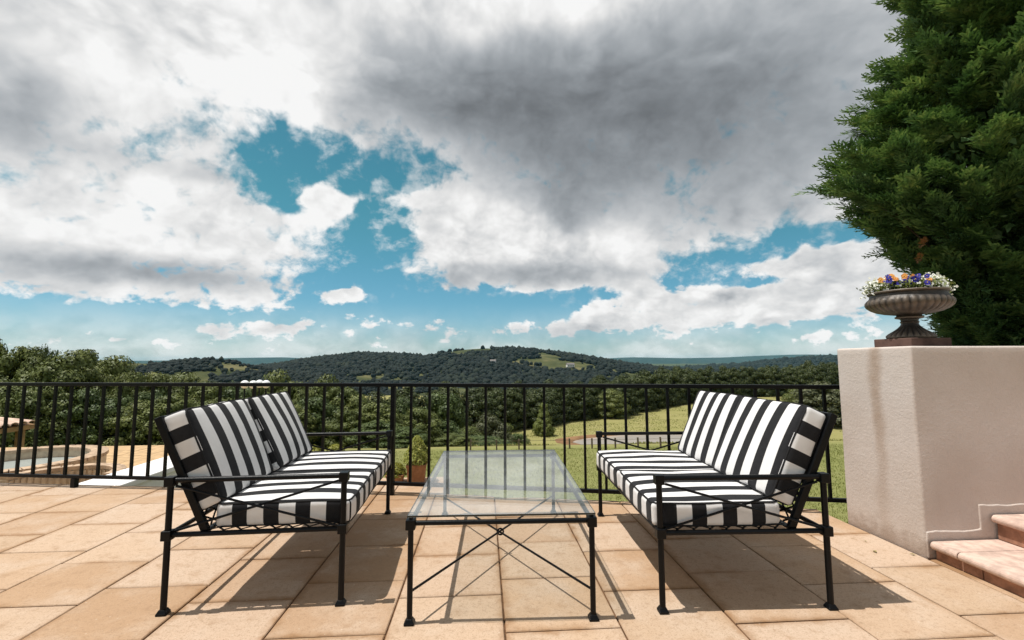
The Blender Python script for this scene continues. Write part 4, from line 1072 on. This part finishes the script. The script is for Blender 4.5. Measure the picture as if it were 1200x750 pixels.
M_FAR = m_hill('far_hill', (0.014, 0.034, 0.030), (0.024, 0.046, 0.040), (0.060, 0.072, 0.056))
mid = [(-3000, -40), (-1723, -26), (-1302, -28), (-974, -25), (-634, -22), (-542, -13), (-461, 3), (-355, 15), (-260, 13), (-163, 8), (-115, 19), (-50, 29), (7, 32), (70, 30), (131, 24), (231, 11), (306, -1), (382, -15), (484, -28), (640, -39), (850, -50), (1400, -58), (3000, -58)]
mid_z = ridge('wooded_hill', 'long wooded hill with pale clearings across the valley', mid, 560, 1300, 2000, -59, -2600, 1900, M_HILL, 220, 90, 240.0, 21)
left = [(-1500, -8), (-1040, 0), (-817, -1), (-632, -1), (-537, -5), (-513, -3), (-483, -6), (-453, -3), (-423, 0), (-389, -2), (-360, -9), (-329, -14), (-292, -21), (-216, -31), (-87, -38), (100, -58)]
left_z = ridge('near_hill', 'low wooded hill with small fields behind the trees', left, 330, 700, 950, -59, -1500, 60, M_HILL, 160, 60, 120.0, 33)
right = [(300, -58), (906, -62), (1260, -44), (1440, -31), (1599, -12), (1714, -4), (1898, -3), (2300, -2), (2846, -4), (4362, -9), (5500, -20)]
right_z = ridge('far_hill', 'dark hill shoulder beyond the evergreen belt', right, 1500, 2200, 3000, -59, 300, 5500, M_FAR, 120, 40, 260.0, 41)
far = [(a * 1.4, b * 1.4 + (42 if a > 900 else 12)) for a, b in [(-9000, 5), (-5840, 8), (-4180, -14), (-3322, -8), (-2756, 14), (-2179, 22), (-1999, 12), (-1090, -18), (313, -46), (1179, -36), (1669, -12), (2263, -24), (2867, -16), (3276, 2), (3688, 14), (4313, 4), (6468, 2), (9500, -10)]]
ridge('far_hill', 'blue hazy ridge on the horizon', far, 5200, 7000, 9200, -60, -8900, 8900, M_FAR, 240, 40, 700.0, 51)

# tree cover of the hills: thousands of crowns, gaps left for the clearings
ico = bmesh.new(); bmesh.ops.create_icosphere(ico, subdivisions=1, radius=1.0)
IV = np.array([v.co[:] for v in ico.verts]); IF = np.array([[v.index for v in f.verts] for f in ico.faces]); ico.free()
def forest(name, label, fz, x0, x1, y0, y1, n, r0, r1, dens, seed, thr):
    rng = np.random.default_rng(seed)
    x = rng.uniform(x0, x1, n * 3); y = rng.uniform(y0, y1, n * 3)
    m = dens(x, y) + rng.normal(size=len(x)) * 0.05 > thr
    x, y = x[m][:n], y[m][:n]; z = fz(x, y); n = len(x)
    r = rng.uniform(r0, r1, n); e = rng.uniform(0.60, 1.05, n)
    V = IV[None] * (1 + rng.normal(size=(n, len(IV), 1)) * 0.20) * np.stack([r, r, r * e], -1)[:, None] + np.stack([x, y, z + r * e * 0.7], -1)[:, None]
    F = IF[None] + (np.arange(n) * len(IV))[:, None, None]
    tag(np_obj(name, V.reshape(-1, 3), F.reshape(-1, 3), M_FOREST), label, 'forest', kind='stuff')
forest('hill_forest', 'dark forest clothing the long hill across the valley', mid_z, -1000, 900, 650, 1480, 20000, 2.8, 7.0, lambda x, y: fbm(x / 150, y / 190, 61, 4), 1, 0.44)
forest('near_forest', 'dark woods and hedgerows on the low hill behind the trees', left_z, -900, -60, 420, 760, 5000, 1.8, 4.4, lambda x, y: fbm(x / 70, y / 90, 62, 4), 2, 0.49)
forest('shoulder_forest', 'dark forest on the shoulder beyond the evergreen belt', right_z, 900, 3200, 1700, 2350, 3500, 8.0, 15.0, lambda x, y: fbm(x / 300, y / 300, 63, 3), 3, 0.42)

def farmhouse(label, x, y, fz, w, d, h, rot):
    t = thing('farmhouse', label, 'house', (x, y, float(fz(np.array([x]), np.array([y]))[0]) + 1.5), rot, 'farmhouses on the hill')
    MB().box((0, 0, h / 2), (w, d, h)).build('wall', M_HOUSEW, t)
    MB().add([(-w / 2 - 0.5, -d / 2 - 0.5, h + 0.02), (w / 2 + 0.5, -d / 2 - 0.5, h + 0.02), (w / 2 + 0.5, d / 2 + 0.5, h + 0.02), (-w / 2 - 0.5, d / 2 + 0.5, h + 0.02), (-w / 2 - 0.5, 0, h + 3), (w / 2 + 0.5, 0, h + 3)],
             [(0, 1, 5, 4), (2, 3, 4, 5), (1, 2, 5), (3, 0, 4), (3, 2, 1, 0)]).build('roof', M_HOUSER, t)
    for k in (-1, 0, 1): MB().box((k * w * 0.3, -d / 2 - 0.03, h * 0.5), (w * 0.1, 0.06, h * 0.4)).build('window', M_RAIL, t)
farmhouse('white farmhouse low on the wooded hill above the railing', 180, 930, mid_z, 16, 8, 6, 0.2)
farmhouse('smaller white farmhouse further along the foot of the wooded hill', 20, 960, mid_z, 12, 7, 5, -0.3)

# ------------------------------------------------------------------ lower tiled terrace, pool walls, white wall, pavilion, lamp
TZ = -1.0
lt_poly = [(-15.2, 5.6), (-4.72, 5.6), (-4.72, 12.75), (-15.2, 12.75)]
lower = structure(MB().prism(lt_poly, -3.4, TZ - 0.012).build('lower_terrace', M_JOINT), 'lower terrace of ochre tiles', 'terrace')
tile = MB().box((0, 0, -0.010), (0.642, 0.642, 0.02)).mesh('floor_tile', M_TILE)
for i in range(16):
    for j in range(11):
        o = place(bpy.data.objects.new('floor_tile', tile), lower); o.location = (-15.2 + 0.33 + i * 0.655, 5.6 + 0.32 + j * 0.65, TZ + random.uniform(-0.002, 0.002))
ww = thing('terrace_wall', 'thick white wall with a smooth flat top running beside the lower tiled terrace', 'wall', (-4.37, 6.4, -3.2))
MB().box((0, 0, 1.49), (0.50, 2.9, 2.98)).build('wall_body', M_WHITE, ww)
MB().box((0, 0, 3.015), (0.56, 2.96, 0.07)).build('coping', M_WHITE, ww, bevel=0.012)
def arc_wall(name, label, cx, cy, r, a0, a1, z0, z1, th, cap, group, ribs=True, water=False, ry=1.0):
    t = thing(name, label, 'pool wall', (cx, cy, z0), 0, group)
    n = max(10, int(abs(a1 - a0) / 6)); A = [R(a0 + (a1 - a0) * k / n) for k in range(n + 1)]; closed = abs(a1 - a0) > 359
    def sweep(ri, ro, zl, zh):
        v, f = [], []
        for a in A:
            c, s_ = math.cos(a), math.sin(a) * ry; v += [(ri * c, ri * s_, zl), (ro * c, ro * s_, zl), (ro * c, ro * s_, zh), (ri * c, ri * s_, zh)]
        for k in range(n):
            b = k * 4
            for e in range(4): f.append((b + e, b + (e + 1) % 4, b + 4 + (e + 1) % 4, b + 4 + e))
        if not closed: f += [(3, 2, 1, 0), (n * 4, n * 4 + 1, n * 4 + 2, n * 4 + 3)]
        return MB().add(v, f)
    sweep(r, r + th, 0, z1 - z0 - cap).build('wall_body', M_POOL, t)
    m_ = max(8, int(abs(a1 - a0) * math.pi / 180 * r / 0.12)); brick = None
    for k in range(m_):
        a = R(a0 + (a1 - a0) * (k + 0.5) / m_); wl = abs(R(a1 - a0)) * (r + th * 0.5) / m_ - 0.012
        if brick is None: brick = MB().box((0, 0, cap / 2), (th + 0.05, wl, cap)).mesh('brick', M_BRICKCAP)
        o = place(bpy.data.objects.new('brick', brick), t); o.location = ((r + th / 2) * math.cos(a), (r + th / 2) * math.sin(a) * ry, z1 - z0 - cap + 0.001); o.rotation_euler = (0, 0, a)
    if ribs:
        m_ = int(abs(a1 - a0) * math.pi / 180 * r / 0.075); mb = MB()
        for k in range(m_):
            a = R(a0 + (a1 - a0) * (k + 0.5) / m_)
            mb.box(((r - 0.006) * math.cos(a), (r - 0.006) * math.sin(a) * ry, (z1 - z0 - cap) / 2), (0.022, 0.045, z1 - z0 - cap - 0.04), Matrix.Rotation(a, 3, 'Z'))
        o = mb.build('wall_ribs', M_POOL, t); o['kind'] = 'stuff'
    if water:
        MB().add([((r + 0.01) * math.cos(a), (r + 0.01) * math.sin(a) * ry, 0.36) for a in np.linspace(0, 2 * math.pi, 48, endpoint=False)], [tuple(range(48))]).build('water', M_WATER, t)
    return t
GP = 'curved pool walls on the lower terrace'
arc_wall('pool_wall', 'curved tan wall nearest the railing with a ribbed inner face', -6.10, 6.98, 0.62, 4, 184, TZ, TZ + 0.62, 0.11, 0.05, GP)
arc_wall('plunge_pool', 'round pool ringed by tan brick with grey water inside', -8.25, 8.50, 1.08, 0, 360, TZ, TZ + 0.55, 0.20, 0.06, GP, False, True, 1.0)

pv = thing('pavilion', 'small pavilion roofed with pale barrel tiles at the edge of the lower terrace', 'pavilion', (-15.55, 14.4, -3.10))
RX0, RX1, RZ = -1.6, 1.05, 2.25
for k in range(9):
    y0 = -1.1 + 0.27 * k
    mb = MB()
    v = []
    for (x, z) in ((RX1 + 0.12, RZ + 0.12), (RX0, RZ + 0.42)):
        for a in np.linspace(0, math.pi, 7): v.append((x, y0 + 0.135 * math.cos(a), z + 0.10 * math.sin(a)))
        for a in np.linspace(math.pi, 0, 7): v.append((x, y0 + 0.11 * math.cos(a), z + 0.075 * math.sin(a)))
    f = [(i, (i + 1) % 14, (i + 1) % 14 + 14, i + 14) for i in range(14)] + [tuple(range(13, -1, -1)), tuple(range(14, 28))]
    mb.add(v, f).build('roof_tile', M_ROOF, pv)
for k in range(10):
    x0 = RX1 + 0.05 - 0.27 * k; mb = MB(); v = []
    for (y, z) in ((-1.32, RZ + 0.09 + 0.020 * k), (-0.95, RZ + 0.20 + 0.020 * k)):
        for a in np.linspace(0, math.pi, 7): v.append((x0 + 0.135 * math.cos(a), y, z + 0.10 * math.sin(a)))
        for a in np.linspace(math.pi, 0, 7): v.append((x0 + 0.11 * math.cos(a), y, z + 0.075 * math.sin(a)))
    mb.add(v, f).build('roof_tile', M_ROOF, pv)
MB().add([(RX1, -1.2, RZ + 0.06), (RX1, 1.3, RZ + 0.06), (RX0, 1.3, RZ + 0.36), (RX0, -1.2, RZ + 0.36), (RX1, -1.2, RZ - 0.08), (RX1, 1.3, RZ - 0.08), (RX0, 1.3, RZ - 0.08), (RX0, -1.2, RZ - 0.08)],
         [(0, 1, 2, 3), (7, 6, 5, 4), (0, 4, 5, 1), (1, 5, 6, 2), (2, 6, 7, 3), (3, 7, 4, 0)]).build('roof_body', M_TIMBER, pv)
MB().box((0.95, -1.17, RZ - 0.14), (0.10, 0.10, 0.12)).build('beam_end', M_TIMBER, pv)
for x, y in ((0.8, -1.05), (0.8, 1.1), (-1.4, -1.05), (-1.4, 1.1)):
    MB().box((x, y, (RZ - 0.08) / 2), (0.16, 0.16, RZ - 0.085)).build('post', M_TIMBER, pv, bevel=0.01)

lamp = thing('garden_lamp', 'black lamp post topped with a cluster of white globes behind the left sofa', 'street lamp', (-5.87, 12.0, -3.09))
MB().path([(0, 0, 0), (0, 0, 3.45)], 0.055, 10, r2=0.035).build('post', M_METAL, lamp, smooth=True)
MB().lathe([(0.14, 0), (0.14, 0.05), (0.09, 0.12), (0.07, 0.4)], 16).build('base', M_METAL, lamp, smooth=True)
for k, (dx, dy) in enumerate(((-0.25, 0.0), (0.02, -0.12), (0.27, 0.02), (0.0, 0.24))):
    a = MB().path([(0, 0, 3.30), (dx * 0.6, dy * 0.6, 3.28), (dx, dy, 3.36), (dx, dy, 3.62)], 0.018, 8).build('arm', M_METAL, lamp, smooth=True)
    prof = [(0.105 * math.sin(t) + 1e-4, 3.72 - 0.105 * math.cos(t)) for t in np.linspace(0.25, math.pi - 0.001, 14)]
    MB().lathe(prof, 20, (dx, dy, 0)).build('globe', M_GLOBE, a, smooth=True)

# ------------------------------------------------------------------ potted box, golden shrubs, silver shrub
def square_pot(label, x, y, w, h, grp='square clay pots on the landing'):
    t = thing('clay_pot', label, 'plant pot', (x, y, -0.002), 0.05, grp)
    q = math.sqrt(0.5)
    MB().lathe([(w * 0.43 * 2 * q, 0.0), (w * 0.49 * 2 * q, h * 0.84), (w * 0.53 * 2 * q, h * 0.84), (w * 0.53 * 2 * q, h), (w * 0.46 * 2 * q, h), (w * 0.45 * 2 * q, h * 0.9)], 4, rot=math.pi / 4).build('pot_body', M_POT, t, bevel=0.004)
    MB().box((0, 0, h * 0.88), (w * 0.86, w * 0.86, 0.01)).build('soil', M_SOIL, t)
    return t
square_pot('square terracotta pot holding the pointed box bush outside the railing', -0.690, 4.80, 0.19, 0.185)
rng = np.random.default_rng(9)
def bush(name, label, cat, x, y, z, prof, h, n, size, mat, group=None, seed=1):
    rng = np.random.default_rng(seed); t = thing(name, label, cat, (x, y, z), 0, group)
    u = rng.uniform(0, 1, n) ** 0.8; a = rng.uniform(0, 2 * math.pi, n); rr = np.array([prof(q) for q in u]) * (1 - 0.22 * rng.uniform(0, 1, n) ** 2) * (1 + 0.08 * np.sin(a * 5 + u * 14))
    C = np.stack([rr * np.cos(a), rr * np.sin(a), u * h], -1)
    V, F = leaf_quads(C, np.stack([np.cos(a), np.sin(a), 1.1 + 0 * a], -1) + rng.normal(size=(n, 3)) * 0.55, size, rng, 0.65)
    np_obj('foliage', V, F, mat, t, kind='stuff')
    MB().path([(0, 0, -0.02), (0, 0, h * 0.75)], max(0.008, h * 0.03), 6, r2=0.003).build('stem', M_BARK, t)
    return t
bush('box_bush', 'light green box bush clipped to a point in the square terracotta pot', 'bush', -0.690, 4.80, 0.175, lambda u: 0.145 * (1 - u) ** 0.62 * min(1, 0.62 + u * 3.2) + 0.004, 0.285, 3400, 0.020, M_BOX, None, 3)
bush('golden_shrub', 'low yellow green shrub in the clay pot beside the pointed box bush', 'bush', -0.905, 4.80, 0.06, lambda u: 0.105 * (1 - u ** 2) ** 0.5 + 0.004, 0.125, 1300, 0.020, M_GOLD, None, 4)
square_pot('short terracotta pot with the low yellow green shrub', -0.905, 4.80, 0.17, 0.085)
for k, (x, y) in enumerate(((-6.55, 18.0), (-5.72, 18.1), (-7.4, 18.05))):
    bush('hedge_shrub', ('golden clipped shrub on the lawn behind the left sofa, nearer the white wall', 'golden clipped shrub on the lawn behind the left sofa, nearer the table', 'golden clipped shrub hidden furthest behind the left sofa')[k], 'bush', x, y, -3.0, lambda u: 0.42 * (1 - u ** 3) ** 0.5 + 0.01, 0.98, 2600, 0.075, M_GOLD, 'golden shrubs on the lawn', 20 + k)
bush('silver_shrub', 'silvery grey shrub at the left edge of the lower terrace', 'bush', -7.45, 7.0, TZ, lambda u: 0.26 * (1 - u ** 2) ** 0.5 + 0.01, 0.48, 1200, 0.05, M_SILVER, None, 31)

# low post and wire fence at the far edge of the lawn
fen = thing('field_fence', 'low post and wire fence at the far edge of the lawn', 'fence', (0, 21.6, -3.0))
fpost = MB().box((0, 0, 0.22), (0.07, 0.07, 0.50)).mesh('fence_post', M_POST)
for k in range(16):
    o = place(bpy.data.objects.new('fence_post', fpost), fen); o.location = (-0.6 + 1.15 * k + random.uniform(-0.1, 0.1), random.uniform(-0.04, 0.04), 0); o.rotation_euler = (0, random.uniform(-0.05, 0.05), 0)
for z in (0.18, 0.40): MB().tube((-0.6, -0.045, z), (16.8, -0.045, z), 0.008, 5).build('wire', M_POST, fen)

# ------------------------------------------------------------------ raised bed and the big cypress behind the wall
bed = structure(MB().prism([(2.95, 3.39), (12.0, 3.39), (12.0, 9.0), (7.6, 9.0), (5.6, 6.4)], -3.2, 0.55).build('garden_bed', M_PLASTER), 'raised bed behind the plastered wall', 'garden bed')

bed.data.materials.append(M_SOIL)
for f_ in bed.data.polygons: f_.material_index = 1 if f_.normal.z > 0.5 else 0

def spray_template(rng, L=0.34, n=12):
    """flat feathery frond along +x, plane xy, drooping tip: overlapping scale-leaf branchlets"""
    C = []
    def blade(p, d, l, w):
        d = d / np.linalg.norm(d); s_ = np.array([-d[1], d[0], 0.0]); s_ /= max(np.linalg.norm(s_), 1e-6)
        C.append([p, p + d * l * 0.5 + s_ * w, p + d * l, p + d * l * 0.5 - s_ * w])
    def curve(t): return np.array([L * t, 0.02 * math.sin(t * 3), 0.05 * t - 0.10 * t * t])
    for i in range(n):
        t = (i + 0.4) / n; p = curve(t); sd = 1 if i % 2 else -1
        ll = L * 0.50 * (1 - 0.74 * t) + 0.025; a = sd * (0.72 - 0.32 * t)
        d = np.array([math.cos(a), math.sin(a), rng.normal() * 0.14])
        blade(p, d, ll, 0.0125)
        for q in (0.40, 0.72):
            b2 = a + 0.5 * (1 if rng.uniform() < 0.5 else -1); blade(p + d * ll * q, np.array([math.cos(b2), math.sin(b2), rng.normal() * 0.2]), ll * 0.48, 0.0105)
    blade(curve(0.85), np.array([1, 0, -0.2]), L * 0.26, 0.012)
    return np.array(C)                                   # (m,4,3)
def cypress(label, bx, by, bz, prof, h, n_plumes, seed):
    rng = np.random.default_rng(seed); t = thing('cypress_tree', label, 'tree', (bx, by, bz))
    T = [spray_template(rng) for _ in range(5)]
    quads = []; limbs = MB(); rust = []
    for k in range(n_plumes):
        u = ((k + 0.5) / n_plumes); zz = h * u; a = k * 2.399963 + rng.normal() * 0.25
        R_ = prof(zz) * (1 + 0.13 * math.sin(a * 3 + zz * 1.7) + rng.normal() * 0.13)
        if R_ < 0.15: continue
        inner = rng.uniform() < 0.22; rr = R_ * (rng.uniform(0.55, 0.8) if inner else 1.0)
        tip = np.array([rr * math.cos(a), rr * math.sin(a), zz + rng.normal() * 0.08])
        rad = np.array([math.cos(a), math.sin(a), 0.0])
        ax = rad * 0.86 + np.array([0, 0, rng.uniform(0.10, 0.62)]) + rng.normal(size=3) * 0.18; ax /= np.linalg.norm(ax)
        Lp = rng.uniform(0.55, 1.05) * (0.6 + 0.4 * min(1, R_ / 1.5))
        base = tip - ax * Lp
        root = np.array([0, 0, max(0.2, base[2] - 0.75 * rr * 0.75)])
        if k % 3 == 0: limbs.path([root, (root + base) * 0.5 + [0, 0, -0.05], base, tip - ax * 0.25], 0.022, 5, r2=0.004)
        side = np.cross(ax, [0, 0, 1]); side /= np.linalg.norm(side); upv = np.cross(side, ax)
        ns = rng.integers(15, 22)
        for j in range(ns):
            q = (j + 0.5) / ns; p = base + ax * Lp * q
            ph = j * 2.4 + rng.normal() * 0.5; spread = 0.60 - 0.42 * q
            d = ax + (side * math.cos(ph) * 1.0 + upv * math.sin(ph) * 0.55) * spread + np.array([0, 0, 0.10]); d /= np.linalg.norm(d)
            # frond plane roughly level, tilting
            nz = np.array([0, 0, 1.0]) + rng.normal(size=3) * 0.30 + rad * 0.35; y_ = np.cross(nz, d); y_ /= np.linalg.norm(y_); z_ = np.cross(d, y_)
            s_ = rng.uniform(0.75, 1.30)
            tp = T[rng.integers(5)] * s_
            W = tp[..., 0:1] * d + tp[..., 1:2] * y_ + tp[..., 2:3] * z_ + p
            quads.append(W)
    ni = 11000                                                # big leaf quads added inside the crown to block skylight and see-through
    zi = rng.uniform(0.0, 0.93, ni) * h; ai = rng.uniform(0, 2 * math.pi, ni); ri = np.array([prof(z_) for z_ in zi]) * np.sqrt(rng.uniform(0.05, 0.74, ni))
    Vi, _ = leaf_quads(np.stack([ri * np.cos(ai), ri * np.sin(ai), zi], -1), rng.normal(size=(ni, 3)), 0.17, rng, 0.5)
    quads.append(Vi.reshape(-1, 4, 3))
    Q = np.concatenate(quads); n = len(Q)
    c = np_obj('crown', Q.reshape(-1, 3), np.arange(4 * n).reshape(n, 4), M_CYP, t, kind='stuff')
    tr = MB().path([(0, 0, -0.3), (0.02, 0, h * 0.35), (0, 0.03, h * 0.7)], 0.20, 10, r2=0.05)
    tr.build('trunk', M_BARK, t, smooth=True)
    limbs.build('limbs', M_BARK, t, smooth=True)['kind'] = 'stuff'
    # a couple of browned spray tips above the urn
    return t, T
cp = profile([(0, 0.3), (0.5, 0.35), (0.9, 0.42), (1.5, 0.58), (2.3, 0.98), (2.9, 1.42), (3.2, 1.55), (3.7, 1.42), (4.3, 1.12), (4.75, 0.92), (5.2, 0.84), (5.8, 0.70), (7.0, 0.6), (8.4, 0.4), (9.6, 0.08)])
cyp, TT = cypress('tall feathery cypress conifer rising behind the plastered wall and urn', 7.20, 5.75, 0.55, cp, 9.5, 1150, 5)
rng = np.random.default_rng(77)
for nm, pt in (('dry_spray', (5.32, 5.0, 2.62)), ('dry_spray', (5.16, 4.9, 2.42))):
    Q = []
    for j in range(5):
        d = np.array([-0.75, -0.45, 0.3]) + rng.normal(size=3) * 0.35; d /= np.linalg.norm(d); y_ = np.cross([0, 0, 1.0], d); y_ /= np.linalg.norm(y_); z_ = np.cross(d, y_)
        tp = TT[j % 5] * 0.27; Q.append(tp[..., 0:1] * d + tp[..., 1:2] * y_ + tp[..., 2:3] * z_ + np.array(pt) - np.array([7.20, 5.75, 0.55]))
    Q = np.concatenate(Q); np_obj(nm, Q.reshape(-1, 3), np.arange(4 * len(Q)).reshape(len(Q), 4), M_RUST, cyp)

# few fallen leaves on the paving
for k, (x, y) in enumerate(((2.60, 3.02), (2.52, 2.86), (0.02, 2.06), (2.72, 2.80))):
    V, F = leaf_quads(np.array([[0, 0, 0.006]]), np.array([[0.2, 0.1, 1.0]]), 0.035, np.random.default_rng(k), 0.5, 0.1)
    o = np_obj('fallen_leaf', V, F, M_GOLD); o.location = (x, y, 0.002)
    tag(o, ('yellow fallen leaf by the foot of the plastered wall', 'small yellow leaf on the paving behind the right sofa', 'green leaf lying on the paving in front of the table', 'dry yellow leaf in the corner between wall and paving')[k], 'leaf', 'fallen leaves on the paving')

# two trees that would read the same: say which is the wider one
_by = {}
for o in list(COL.objects):
    if o.parent is None and o.get('group') in (G1, G2, 'single trees about the field'): _by.setdefault(o['label'], []).append(o)
for lab, os_ in _by.items():
    if len(os_) == 2:
        a, b = sorted(os_, key=lambda q: q.scale[0])
        a['label'] = 'narrower ' + lab; b['label'] = 'wider ' + lab

# ------------------------------------------------------------------ haze: the air of the valley
hm, hnt, hb = newmat('valley_air')
hnt.nodes.remove(hb)
pvn = hnt.nodes.new('ShaderNodeVolumePrincipled'); pvn.inputs['Color'].default_value = (0.36, 0.80, 1.0, 1)
pvn.inputs['Density'].default_value = 0.00003; pvn.inputs['Anisotropy'].default_value = 0.0
hnt.links.new(pvn.outputs[0], hnt.nodes['Material Output'].inputs['Volume'])
hz = MB().box((0, 4400, 0), (18400, 10400, 160)).build('haze', hm)
hz.location = (0, 0, -20 + 0.0)
hz['kind'] = 'stuff'; hz['label'] = 'thin blue haze lying over the valley'; hz['category'] = 'haze'
